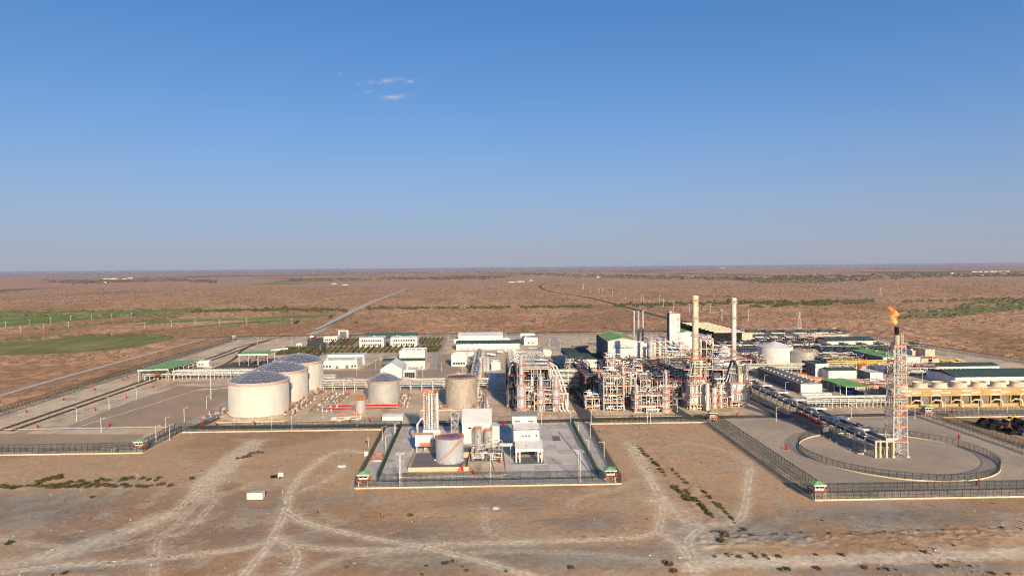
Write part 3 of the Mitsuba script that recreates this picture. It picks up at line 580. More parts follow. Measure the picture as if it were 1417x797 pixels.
for i in range(4): m2 = M().box(X0 - .35, X0 - .16, y + 8 + i * 14, y + 9 + i * 14, 0, H - 3); part(t, 'downpipe', m2, 'slate_wall')
xa, xb, ya = spot(787, 837, 517); t = building('long low white hall with dark green roof left of the tall process hall', xa, X0 - .6, ya - 6, 40, 13.0, kind='gable_x', roof='dark_roof', rise=2.6, wins=[(9.6, 10.8, 5, .03, .17), (9.6, 10.8, 8, .21, .43), (9.6, 10.8, 5, .76, .92), (4.9, 5.9, 3, .04, .17), (4.9, 5.9, 9, .22, .95)])
part(t, 'rear_roof', M().box(xa + 2, X0 - 3, ya + 36, ya + 88, 8, 11.8), 'dark_roof'); part(t, 'ridge_vent', M().box(xa + 12, xa + 28, ya + 84, ya + 87, 11.8, 13.8), 'slate_wall')
xa, xb, ya = spot(862, 884, 517); building('low white hall with dark green roof in front of the tall process hall', xa, xb + 1, ya - 4, 10, 12.6, kind='gable_x', roof='dark_roof', rise=1.6, wins=[(8.4, 10, 4, .55, .95), (4.4, 5.4, 3, .5, .95)])
# cold box tower and its neighbours
x0, x1, y = spot(926.5, 941.5, 505); t = thing('cold_box_tower', 'very tall white windowless tower with orange railings on top', 'tower'); H = 47
part(t, 'casing', M().box(x0, x1, y, y + 9.5, 0, H), 'white'); part(t, 'side_cladding', M().box(x0 - .12, x0 - .02, y, y + 9.5, 0, H), 'slate_wall')  # left side panel is darkened as painted shade
part(t, 'railing', M().rail([(x0, y, H), (x1, y, H), (x1, y + 9.5, H), (x0, y + 9.5, H)], 1.2, True, .16), 'orange')
for z in range(6, 46, 6): part(t, 'stair_landing', M().box(x1 - 3.2, x1 - .6, y - 1.1, y - .02, z - .15, z).rail([(x1 - 3.2, y - 1.1, z), (x1 - .6, y - 1.1, z)], 1), 'pink')
part(t, 'ladder', M().box(x1 - 2, x1 - 1.6, y - .2, y - .03, 0, 45), 'steel'); part(t, 'roof_unit', M().box(x0 + .4, x0 + 2.6, y + 1, y + 3, H, H + 2.2), 'white')
x0, x1, y = spot(942.5, 963, 505); t = building('white hall with a green roof right of the very tall white tower', x0 + .4, x1, y + 4, 34, 29, kind='gable_y', roof='green_roof', rise=2)
x0, x1, y = spot(968, 988, 500); t = building('white gabled hall with pink verge behind the left stack', x0, x1, y, 26, 21, kind='gable_y', roof='white_roof', rise=3.4, wins=[(13, 15, 2, .3, .7)]); part(t, 'verge', M().bar((x0 - .2, y - .3, 21.4), ((x0 + x1) / 2, y - .3, 24.8), .5).bar(((x0 + x1) / 2, y - .3, 24.8), (x1 + .2, y - .3, 21.4), .5), 'orange')
x0, x1, y = spot(886, 898, 510); building('tall narrow white block right of the process hall', x0, x1, y, 16, 22, parapet=.6, clutter=2)
# long grey shed
t = thing('grey_shed', 'long grey shed with ridge vents and a cream end wall beside the pipe rack', 'shed'); x0, x1, y = 213.7, 228.8, 471.5
part(t, 'wall', M().section([(x0, 0), (x1, 0), (x1, 6.6), ((x0 + x1) / 2, 8.2), (x0, 6.6)], 1, y, y + 78), 'slate_wall'); part(t, 'end_wall', M().box(x0, x1, y - .25, y - .02, 0, 6.9), 'white')
part(t, 'roof', M().section([(x0 - .3, 6.7), ((x0 + x1) / 2, 8.35), (x1 + .3, 6.7), (x1 + .3, 6.95), ((x0 + x1) / 2, 8.6), (x0 - .3, 6.95)], 1, y, y + 78.3), 'grey_roof')
for i in range(11):
    for xx in (x0 + 2.6, x1 - 2.6): part(t, 'roof_vent', M().box(xx - .5, xx + .5, y + 4 + i * 6.8, y + 5 + i * 6.8, 7.1, 8.4), 'white')
part(t, 'loading_dock', M().box(x0 - 1.6, x1 + 4.5, y - 5.2, y - .3, 0, 1.2), 'white'); part(t, 'dock_canopy', M().box(x1 + .1, x1 + 4, y + .5, y + 9, 2.6, 2.8), 'green_roof')
# right quarter
x0, x1, y = spot(1128, 1147.5, 521); t = building('white box building with shaded side and dark roof in front of the grey flat tank', x0, x1, y, 24, 10.2, roof='dark_roof', parapet=.25); part(t, 'side_cladding', M().box(x0 - .14, x0 - .02, y + .1, y + 24, 0, 10), 'slate_wall'); part(t, 'door', M().box(x0 - .2, x0 - .02, y + 8, y + 9.4, 0, 6), 'soot')  # slate panel paints the shade on the left wall
x0, x1, y = spot(1147.5, 1189, 525); building('low white building with dark green roof right of the white box building', x0 + .4, x1, y + 3, 12, 6.6, kind='gable_x', roof='dark_roof', rise=1.8)
x0, x1, y = spot(1145, 1217, 481); t = building('far long white hall with an orange ridge and dark roof', x0, x1, y + 4, 30, 6.8, kind='gable_x', roof='dark_roof', rise=3, wins=[(1, 1.8, 5, .1, .95)]); part(t, 'ridge', M().box(x0, x1 - 14, y + 36, y + 38, 6, 10.8), 'pink')
xa, ya = at(1225, 507); t = thing('green_roofed_hall', 'hall with light green roof and shaded side wall behind the flare tower', 'hall'); x0, x1 = xa - 2, xa + 22
part(t, 'wall', M().section([(x0, 0), (x1, 0), (x1, 8), ((x0 + x1) / 2, 9.5), (x0, 8)], 1, ya, ya + 74), 'white'); part(t, 'side_cladding', M().box(x0 - .14, x0 - .02, ya + .1, ya + 73.8, 0, 7.9), 'slate_wall')  # shade of the left wall is put into a dark panel
part(t, 'roof', M().section([(x0 - .4, 7.9), ((x0 + x1) / 2, 9.7), (x1 + .4, 7.9), (x1 + .4, 8.2), ((x0 + x1) / 2, 10), (x0 - .4, 8.2)], 1, ya - .3, ya + 74.3), 'green_roof')
for i in range(9): part(t, 'window', M().box(x0 - .24, x0 - .1, ya + 5 + i * 7.5, ya + 7.6 + i * 7.5, 3.4, 5), 'dark_glass')
for i in range(3): part(t, 'roof_vent', M().box(x0 + 7 + i * 2, x0 + 9 + i * 2, ya + 8 + i * 20, ya + 10 + i * 20, 9, 10.8), 'green_roof')
x0, x1, y = spot(1258, 1274, 508); building('white block right of the flare tower', x0 - 3, x1, y, 18, 8.5, parapet=.4, wins=[(1.4, 2.4, 4, .3, .95)])
x0, x1, y = spot(1274.5, 1300, 508); t = building('beige block with orange stair landings right of the flare tower', x0, x1, y, 13, 7.5, wall='beige', roof='grey_roof', parapet=.4)
for z in (2.4, 4.8, 7.2): part(t, 'stair_landing', M().box(x0 + 6.4, x0 + 9.2, y - 1.6, y - .05, z - .25, z).rail([(x0 + 6.4, y - 1.6, z), (x0 + 9.2, y - 1.6, z)], 1), 'orange')
part(t, 'stairwell', M().box(x0 + 6.2, x0 + 9.4, y - .08, y + .05, 0, 7.4), 'soot')
x0, x1, y = spot(1280, 1294, 495); building('beige flat roofed store beside the right perimeter fence', x0, x1, y, 24, 8, wall='beige', roof='beige', parapet=.2)
x0, x1, y = spot(1262, 1278, 493); building('pale low store behind the white block right of the flare', x0, x1, y, 18, 5.5, wall='beige', roof='white_roof', parapet=.2, clutter=3)
x0, x1, y = spot(1280, 1386, 514.5); building('very long low white building with dark green roof on the right', x0, x1, y, 18, 4.6, kind='gable_x', roof='dark_roof', rise=1.8, wins=[(1.4, 2.8, 15, .03, .97)])
x0, x1, y = spot(1333, 1450, 532); building('long white building with wide dark green roof behind the cooling tower', x0 - 9, x1, y - 2, 34, 6.2, kind='gable_x', roof='dark_roof', rise=3.4)
x0, x1, y = spot(1262, 1425, 523); t = building('wide flat grey roofed basin hall with dark shaded side on the right', x0 + 18, x1, y - 14, 44, 1.6, wall='slate_wall', roof='grey_roof', parapet=.2)
x0, x1, y = spot(1195, 1210, 527); t = building('small white box with shaded side near the foot of the green roofed hall', x0 + 5, x1 + 7, y, 18, 6.2, parapet=.2); part(t, 'side_cladding', M().box(x0 + 4.86, x0 + 4.98, y, y + 18, 0, 6.1), 'slate_wall')  # dark left panel carries the shade as colour
# railway loading shed on the left
x0, y0 = at(191, 529); x1 = x0 + 25; t = thing('loading_canopy', 'long open loading shed with sloping green roof over the railway', 'loading shed'); y1 = y0 + 54
part(t, 'roof', M().add([[x0, y0 - 1, 10.2], [x1, y0 - 1, 10.9], [x1 + 2, y1, 10.9], [x0 + 2, y1, 10.2], [x0, y0 - 1, 10.0], [x1, y0 - 1, 10.6], [x1 + 2, y1, 10.6], [x0 + 2, y1, 10.0]], [[0, 1, 2], [0, 2, 3], [4, 6, 5], [4, 7, 6], [0, 4, 5], [0, 5, 1], [1, 5, 6], [1, 6, 2], [2, 6, 7], [2, 7, 3], [3, 7, 4], [3, 4, 0]]), 'green_roof')
part(t, 'fascia', M().bar((x0, y0 - 1.1, 9.7), (x1, y0 - 1.1, 10.3), .2, .9), 'white')
for i in range(7):
    y = y0 + i * 8.8
    for x, z in ((x0 + .6, 10), (x1 - .6, 10.4)): part(t, 'post', M().box(x + i * .16 - .25, x + i * .16 + .25, y - .25, y + .25, 0, z), 'steel')
m = M()
for i in range(7): y = y0 + i * 8.8; m.bar((x0 + .6, y, 9.6), (x1 - .6, y, 10.2), .25, .5)
m.bar((x0 + .6, y0, 5), (x0 + 2.4, y1 - 4, 5), .3).bar((x1 - .6, y0, 5), (x1 + 1.2, y1 - 4, 5), .3); part(t, 'rafter', m, 'steel')
part(t, 'gantry', M().box(x0 + 10, x0 + 14, y0 + 2, y0 + 50, 5, 5.3).rail([(x0 + 10, y0 + 2, 5.3), (x0 + 10, y0 + 50, 5.3)]).rail([(x0 + 14, y0 + 2, 5.3), (x0 + 14, y0 + 50, 5.3)]), 'orange')
x0, y0 = at(330, 506); x1 = at(371, 506)[0]; t = thing('truck_canopy', 'green roofed truck loading canopy behind the cream tanks', 'loading canopy')
part(t, 'roof', M().box(x0, x1, y0 - 2, y0 + 22, 10.6, 11.2), 'green_roof'); part(t, 'fascia', M().box(x0, x1, y0 - 2.2, y0 - 2, 9.8, 11.25), 'white')
for i in range(4):
    for yy in (y0 - 1, y0 + 20): part(t, 'post', M().box(x0 + .8 + i * (x1 - x0 - 2) / 3, x0 + 1.3 + i * (x1 - x0 - 2) / 3, yy, yy + .5, 0, 10.6), 'steel')
m = M(); rg = np.random.default_rng(4)
for i in range(46): a = V3(rg.uniform(x0 + 2, x1 - 2), rg.uniform(y0, y0 + 19), rg.uniform(.5, 5)); m.tube([a, a + V3(rg.uniform(-3, 3), 0, 0), a + V3(0, 0, rg.uniform(.5, 3.5))], .22, 5)
part(t, 'loading_arm', m, 'pipe', kind='stuff'); part(t, 'platform', M().box(x0 + 3, x1 - 3, y0 + 4, y0 + 15, 4.2, 4.5).rail([(x0 + 3, y0 + 4, 4.5), (x1 - 3, y0 + 4, 4.5), (x1 - 3, y0 + 15, 4.5)]), 'orange')
struct('plant_road', M().box(x0 - 14, x1 + 16, y0 - 26, y0 + 26, .05, .085), 'asphalt', 'dark apron under the truck loading canopy')
x0, x1, y = spot(272.5, 289, 508); t = building('white cabin with two windows behind the railway loading shed', x0, x1, y, 7, 4.8, name='cabin', cat='cabin', wins=[(2, 3.2, 2, .1, .6)])
x, y = at(1170, 547); t = thing('shelter', 'open shelter with light green roof and blue frame beside the parked trucks', 'shelter')
part(t, 'roof', M().box(x - 3, x + 14, y - 6, y + 30, 6.6, 7), 'green_roof')
for i in range(5):
    for xx in (x - 2.4, x + 13): part(t, 'post', M().box(xx, xx + .5, y - 5.5 + i * 8.4, y - 5 + i * 8.4, 0, 6.6), 'white')
for i in range(3): part(t, 'pump', M().box(x + 2 + i * 3.4, x + 4 + i * 3.4, y - 4, y + 22, .1, 2.6), 'blue')
for i, (px, py, w, d, h) in enumerate(((1097, 527, 11, 8, 4.6), (1130, 538, 15, 20, 4.2), (1215, 547, 16, 10, 3.6), (1186, 540, 14, 12, 3.4))):
    x, y = at(px, py); t = thing('bund_wall', ('beige walled compound left of the white box building', 'beige walled compound with orange pipework below the white box building', 'beige walled compound at the left foot of the flare tower', 'beige walled compound behind the green shelter')[i], 'walled compound')
    m = M()
    for a, b, c, e in ((x, x + w, y, y + .4), (x, x + w, y + d, y + d + .4), (x, x + .4, y + .4, y + d), (x + w - .4, x + w, y + .4, y + d)): m.box(a, b, c, e, 0, h)
    part(t, 'wall', m, 'beige'); part(t, 'railing', M().rail([(x, y + .2, h), (x + w, y + .2, h), (x + w, y + d, h), (x, y + d, h)], 1.1, True, .14), 'orange')
    mm = M(); rg = np.random.default_rng(i + 50)
    for k in range(22): a = V3(x + rg.uniform(1, w - 1), y + rg.uniform(1, d - 1), rg.uniform(h - 1.5, h + .8)); mm.tube([a, a + V3(rg.uniform(-4, 4), 0, 0), a + V3(rg.uniform(-4, 4), rg.uniform(-4, 4), 0)], .25, 5)
    part(t, 'pipework', mm, 'orange' if i == 1 else 'pipe', kind='stuff')

# ------------------------------------------------------------------ tanks
def tank(label, cx, cy, r, h, top='dome', rise=4.0, mat='tank_cream', group=None, girder=True, stair=(.2, 1.5), railmat='orange', topmat='dome', courses=8, n=56, name='storage_tank', found=.6, bands=0.0, seed=1, plat=True):
    t = thing(name, label, 'storage tank', group)
    part(t, 'foundation', M().lathe(cx, cy, [(r + 1.5, 0), (r + 1.4, found), (r - .2, found + .02)], n), 'beige', 30)
    pr = []; ch = h / courses
    for i in range(courses): ri = r - .012 * i; pr += [(ri, found + i * ch), (ri, found + (i + 1) * ch - .09), (ri - .035 - bands, found + (i + 1) * ch - .05)]
    pr += [(r - .1, found + h)]; part(t, 'shell', M().lathe(cx, cy, pr, n), mat, 25)
    H = found + h
    if girder: part(t, 'wind_girder', M().lathe(cx, cy, [(r, H - 1.75), (r + .5, H - 1.6), (r + .5, H - 1.2), (r, H - 1.1)], n), 'pink')
    part(t, 'rim', M().lathe(cx, cy, [(r - .05, H - .5), (r + .28, H - .45), (r + .28, H + .05), (r - .3, H + .05)], n), mat)
    part(t, 'railing', M().ring_rail(cx, cy, r + (.85 if girder else .1), H - (1.2 if girder else 0), 40, w=.09), 'pink' if girder else railmat)
    rt = r - .35
    if top == 'dome':
        rs = (rt * rt + rise * rise) / (2 * rise); rg = np.random.default_rng(seed); K = max(5, int(rt / 2.6)); P = [V3(cx, cy, H + rise)]; rows = [[0]]
        for k in range(1, K + 1):
            rr = rt * k / K; z = H + math.sqrt(rs * rs - rr * rr) - (rs - rise); row = []
            for j in range(6 * k): a = 2 * np.pi * j / (6 * k) + .1; row.append(len(P)); P.append(V3(cx + rr * math.cos(a), cy + rr * math.sin(a), z + rg.uniform(-.02, .02)))
            rows.append(row)
        F, E = [], set()
        for k in range(1, K + 1):
            a, b = rows[k - 1], rows[k]
            for s in range(6):
                for j in range(k):
                    o0, o1 = b[(s * k + j) % len(b)], b[(s * k + j + 1) % len(b)]; i0 = a[(s * (k - 1) + j) % len(a)]
                    F.append((i0, o0, o1))
                    if j < k - 1: F.append((i0, o1, a[(s * (k - 1) + j + 1) % len(a)]))
        for f in F:
            for p, q in ((0, 1), (1, 2), (2, 0)): E.add((min(f[p], f[q]), max(f[p], f[q])))
        part(t, 'dome', M().add(P, F), topmat)
        m = M()
        for p, q in sorted(E): m.bar(P[p] + V3(0, 0, .06), P[q] + V3(0, 0, .06), .20, .12)
        part(t, 'dome_rib', m, 'dome_rib', kind='stuff')
        part(t, 'roof_hatch', M().lathe(cx, cy, [(1.1, 0), (1.1, .9), (.1, 1.2)], 12, H + rise - .2), 'dome_rib')
    elif top == 'cone':
        part(t, 'roof', M().lathe(cx, cy, [(r + .1, H), (r + .1, H + .12), (.02, H + rise)], n), topmat, 20); part(t, 'roof_vent', M().lathe(cx, cy, [(.6, 0), (.6, 1.6), (.02, 1.9)], 10, H + rise - .2), 'orange')
    else: part(t, 'roof', M().lathe(cx, cy, [(r - .1, H - .05), (.02, H + rise)], n), topmat, 20)
    # gauge platform on the roof edge, spiral stair, nozzles
    a = stair[1]; px, py = cx + (r - 2.2) * math.cos(a + .25), cy + (r - 2.2) * math.sin(a + .25)
    if plat: part(t, 'platform', M().box(px - 1.6, px + 1.6, py - 1.2, py + 1.2, H + .5, H + .75).rail([(px - 1.6, py - 1.2, H + .75), (px + 1.6, py - 1.2, H + .75), (px + 1.6, py + 1.2, H + .75), (px - 1.6, py + 1.2, H + .75)], 1.0, False, .09), railmat)
    m, m2 = M(), M(); ns = max(12, int(abs(stair[1] - stair[0]) * r / .8)); rs_ = r + .55; prev = None
    for i in range(ns + 1):
        b = stair[0] + (stair[1] - stair[0]) * i / ns; z = found + (h - .2) * i / ns; p = V3(cx + rs_ * math.cos(b), cy + rs_ * math.sin(b), z); o = V3(cx + (rs_ + .55) * math.cos(b), cy + (rs_ + .55) * math.sin(b), z)
        m.bar(p - (o - p) * .7, o, .5, .1)
        if prev is not None: m2.bar(prev, o, .08, .22).bar(prev + V3(0, 0, 1.1), o + V3(0, 0, 1.1), .07); m2.bar(o, o + V3(0, 0, 1.1), .08)
        prev = o
    part(t, 'stair', m, 'steel'); part(t, 'handrail', m2, railmat)
    m = M()
    for b in np.linspace(3.4, 5.9, 6): m.tube([(cx + (r - .2) * math.cos(b), cy + (r - .2) * math.sin(b), found + .9), (cx + (r + .9) * math.cos(b), cy + (r + .9) * math.sin(b), found + .9)], .38, 8)
    part(t, 'nozzle', m, mat)
    return t
for i, (y, which) in enumerate(((434.5, 'nearest and leftmost of the three cream tanks with dark domed roof'), (478.5, 'middle one of the three cream tanks with dark domed roof'), (522, 'farthest of the three cream tanks with dark domed roof'))):
    tank(which, -150, y, 18.2, 20.6, rise=5.2, group='cream storage tanks with dark domes', stair=(.35, 1.5), seed=i)
    part(numbered('bund_mound') if False else 'tank_bund' + ('' if i == 0 else f'_{i:03d}'), 'mound', M().lathe(-150, y, [(24, .07), (21.5, .55), (18, .58)], 48), 'yard') ; labels['tank_bund' + ('' if i == 0 else f'_{i:03d}')] = {'label': ('low sandy bund round the nearest cream tank', 'low sandy bund round the middle cream tank', 'low sandy bund round the farthest cream tank')[i], 'category': 'bund'}
tank('grey metal clad tank with a dark domed roof and red corner ladder', -76, 464, 10.8, 14.6, rise=4.2, mat='tank_grey', stair=(3.0, 3.5), seed=5, n=48)
tank('tall beige tank with ringed walls and a dark flat roof', -22.6, 444.5, 10.3, 18.6, top='flat', rise=.5, mat='tank_beige', topmat='slate_wall', girder=False, courses=9, bands=.10, stair=(.2, 1.6), n=48, railmat='pink')
x, y = at(498, 574); tank('small grey tank with an orange platform left of the grey domed tank', x, y + 2.6, 3.2, 8.6, top='cone', rise=.5, mat='tank_grey', topmat='tank_grey', girder=False, courses=4, stair=(3.2, 3.9), n=24, found=.3)
x, y = at(621, 644); tank('grey tank with blue roof and a long orange stair in the small front unit', x, y + 6.6, 6.55, 11.2, top='flat', rise=.6, mat='tank_pale', topmat='dome_blue', girder=False, courses=6, stair=(3.95, 5.6), n=40, found=.4, plat=False)
x, y = at(1081, 504); tank('big white tank with a shallow conical roof at the back right', x, y + 14, 15.6, 14.4, top='cone', rise=4.6, mat='white', topmat='white_roof', girder=False, stair=(.6, 1.6), railmat='pink')
x, y = at(1120, 506); tank('grey flat roofed tank in front of the big white conical tank', x, y + 11, 11.6, 11.2, top='cone', rise=.9, mat='tank_grey', topmat='tank_grey', girder=False, stair=(4.9, 5.9), railmat='pink', n=40)
x, y = at(1005.5, 512); tank('white tank with steep conical roof between the two stacks', x, y + 5, 5.8, 17, top='cone', rise=3.6, mat='white', topmat='white_roof', girder=False, stair=(4.3, 5.6), n=28)
x, y = at(1195, 517); tank('short beige tank under the yellow pipe bridge', x, y + 3, 3.3, 6.4, top='cone', rise=.3, mat='tank_beige', topmat='tank_beige', girder=False, courses=4, stair=(3.4, 4.4), n=24, found=.2)
x, y = at(1243, 553); tank('small beige drum tank beside the flare tower behind the pipe bridge', x + 14, y + 40, 3.6, 5, top='cone', rise=.3, mat='tank_beige', topmat='tank_beige', girder=False, courses=3, stair=(3.4, 4.4), n=20, found=.2)

# ------------------------------------------------------------------ pipe racks
def pipe_rack(label, axis, a0, a1, c, w, hs, step=8.0, n=6, seed=0, mats=('pipe', 'pipe', 'steel', 'pipe'), rail=False, frame='steel', rr=(.18, .5), loops=0, name='pipe_rack', gap=None):
    t = thing(name, label, 'pipe rack'); rg = np.random.default_rng(seed)
    P = (lambda u, v, z: V3(u, v, z)) if axis == 'x' else (lambda u, v, z: V3(v, u, z)); H = max(hs)
    m = M()
    for s in (-w / 2, w / 2): m.bar(P(0, s, 0), P(0, s, H + .3), .5)
    for h in hs: m.bar(P(0, -w / 2 - .4, h), P(0, w / 2 + .4, h), .4, .5)
    bent = mikit.ply(m.arrays(), 'm_' + frame); k = max(1, round((a1 - a0) / step))
    for i in range(k + 1):
        u = a0 + (a1 - a0) * i / k; part(t, 'bent', bent, frame, to_world=T().translate([float(v) for v in P(u, c, 0)]))
    m = M()
    for s in (-w / 2, w / 2):
        for h in hs: m.bar(P(a0, c + s, h - .3), P(a1, c + s, h - .3), .25, .4)
    part(t, 'beam', m, frame)
    for h in hs:
        for j in range(n):
            r = rg.uniform(*rr); v = c + (-w / 2 + .5) + (w - 1) * (j + .5) / n; b0, b1 = a0 - .5, a1 + .5
            pts = [P(b0, v, h + .28 + r)]
            for q in range(loops if j % 2 == 0 and h == H else 0):
                u = a0 + (a1 - a0) * (q + .5) / loops; L = 2.5; z = h + .28 + r; pts += [P(u - L, v, z), P(u - L, v, z + 1.6), P(u + L, v, z + 1.6), P(u + L, v, z)]
            pts.append(P(b1, v, h + .28 + r)); part(t, 'pipe', M().tube(pts, r, 8), mats[rg.integers(len(mats))])
    if rail:
        part(t, 'walkway', M().box(*sorted((P(a0, c + w / 2 - .1, 0)[0], P(a1, c + w / 2 + 1.1, 0)[0])), *sorted((P(a0, c + w / 2 - .1, 0)[1], P(a1, c + w / 2 + 1.1, 0)[1])), H + .1, H + .25).rail([P(a0, c + w / 2 + 1.1, H + .25), P(a1, c + w / 2 + 1.1, H + .25)], 1.1, w=.14, step=4), 'orange' if rail == 1 else 'steel')
    return t
t = pipe_rack('long grey pipe rack running from the furnaces to the flare tower', 'y', 314, 548, 181.6, 7.2, (4.6, 7.4), 9.5, 6, 3, ('pipe_dark', 'pipe', 'pipe_dark', 'slate_wall'), frame='steel', loops=5)  # darker pipe colours stand in for the shaded left side of the rack
for i in range(9):                                                          # pale expansion loop decks on top of the rack
    y = 326 + i * 25; part(t, 'platform', M().box(178, 185.4, y, y + 6.5, 9.3, 9.7).tube([(178.6, y - 3, 8.2), (178.6, y, 10), (184.6, y, 10), (184.6, y + 6, 10), (184.6, y + 9, 8.2)], .3, 7), 'white'); part(t, 'post', M().box(178, 178.4, y + 3, y + 3.4, 7, 9.3).box(185, 185.4, y + 3, y + 3.4, 7, 9.3), 'steel')
m = M()
for x in (176.9, 179, 182, 185.2): m.box(x - .45, x + .45, 311.6, 312.6, 0, 7.4)
part(t, 'end_portal', m.box(176.4, 185.7, 311.6, 312.6, 7.4, 8.2), 'beige')
part(t, 'header', M().tube([(181, 311, 8.9), (186, 311, 8.9), (188, 313, 8.9)], .55, 10), 'white')
pipe_rack('low pipe sleeper track on the ground left of the flare pipe rack', 'y', 318, 352, 173, 2.2, (.5,), 7, 3, 31, ('pipe_dark', 'pipe'), rr=(.2, .3))
pipe_rack('white pipe bridge running sideways behind the flare tower', 'x', 196, 248, 425, 4.5, (3.6, 6.0), 5.2, 5, 4, ('pipe', 'pipe', 'white'), frame='steel')
part('flare_knockout_drum', 'shell', M().tube([(173.6, 352, 3.4), (173.6, 352.8, 3.4), (173.6, 392, 3.4), (173.6, 392.8, 3.4)], [.8, 1.9, 1.9, .8], 24), 'slate_wall', 30); labels['flare_knockout_drum'] = {'label': 'long grey horizontal drum on saddles left of the flare pipe rack', 'category': 'drum'}  # slate colour stands in for the shade on the drum
for yy in (362, 378, 394): part('flare_knockout_drum', 'saddle', M().box(172.2, 175, yy - 4, yy - 3, 0, 2), 'beige')
part('flare_knockout_drum', 'railing', M().box(172.8, 174.4, 356, 390, 5.35, 5.5).rail([(172.8, 356, 5.5), (172.8, 390, 5.5)]).rail([(174.4, 356, 5.5), (174.4, 390, 5.5)]), 'red')
pipe_rack('pipe rack running across the plant behind the grey domed tank', 'x', -128, -6, 505, 7, (4.4, 7.6), 8, 6, 5, ('pipe', 'pipe', 'steel', 'white'), loops=3)
pipe_rack('lower pipe rack just behind the farthest cream tank', 'x', -192, -128, 545, 6, (3.4, 5.4), 8, 4, 6, ('pipe', 'steel'))
pipe_rack('long pale pipe rack between the railway shed and the cream tanks', 'x', -292, -186, 572, 7, (4.2, 6.6), 6.6, 5, 7, ('pipe', 'steel', 'white'), rail=2)
pipe_rack('pipe rack along the road behind the left process unit', 'y', 470, 690, -16, 7, (4.6, 7.8), 9, 5, 8, ('pipe', 'steel', 'pipe_dark'))
pipe_rack('stacked pipe bridge between the two process units', 'x', 36, 68, 492, 9, (4.5, 8, 11.5, 15), 8, 6, 9, ('pipe', 'steel', 'white'))
pipe_rack('pipe rack behind the right process unit and the furnaces', 'x', 66, 172, 502, 9, (5, 9, 12.5), 8, 7, 10, ('pipe', 'pipe_dark', 'steel'), rail=1)
pipe_rack('pipe rack running back between process hall and tall narrow white block', 'y', 506, 720, 128, 8, (5, 9), 9, 5, 11, ('pipe', 'pipe_dark'))
pipe_rack('yellowish pipe bridge in front of the two right hand tanks', 'x', 176, 300, 562, 6, (4.4, 7.6), 8, 5, 12, ('frp_light', 'pipe', 'pipe', 'yellow'))
pipe_rack('yellowish pipe bridge from the beige drum to the flare tower', 'x', 285, 352, 578, 4, (5, 7), 7, 4, 13, ('frp_light', 'pipe', 'yellow'))
pipe_rack('pipe rack left of the furnaces running back', 'y', 505, 640, 108, 6, (4.6, 8), 9, 5, 21, ('pipe', 'pipe_dark'))
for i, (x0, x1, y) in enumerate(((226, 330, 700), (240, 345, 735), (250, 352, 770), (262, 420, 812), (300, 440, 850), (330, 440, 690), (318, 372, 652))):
    pipe_rack(('first', 'second', 'third', 'fourth', 'fifth', 'sixth', 'seventh')[i] + ' dark cooler and pipe row of the far right tank farm', 'x', x0, x1, y, 14, (4.2, 7.2), 9, 9, 30 + i, ('pipe_dark', 'pipe_dark', 'pipe', 'soot'), frame='pipe_dark', rr=(.3, .8), loops=6)  # dark pipes and frames carry the shade of these rows as colour

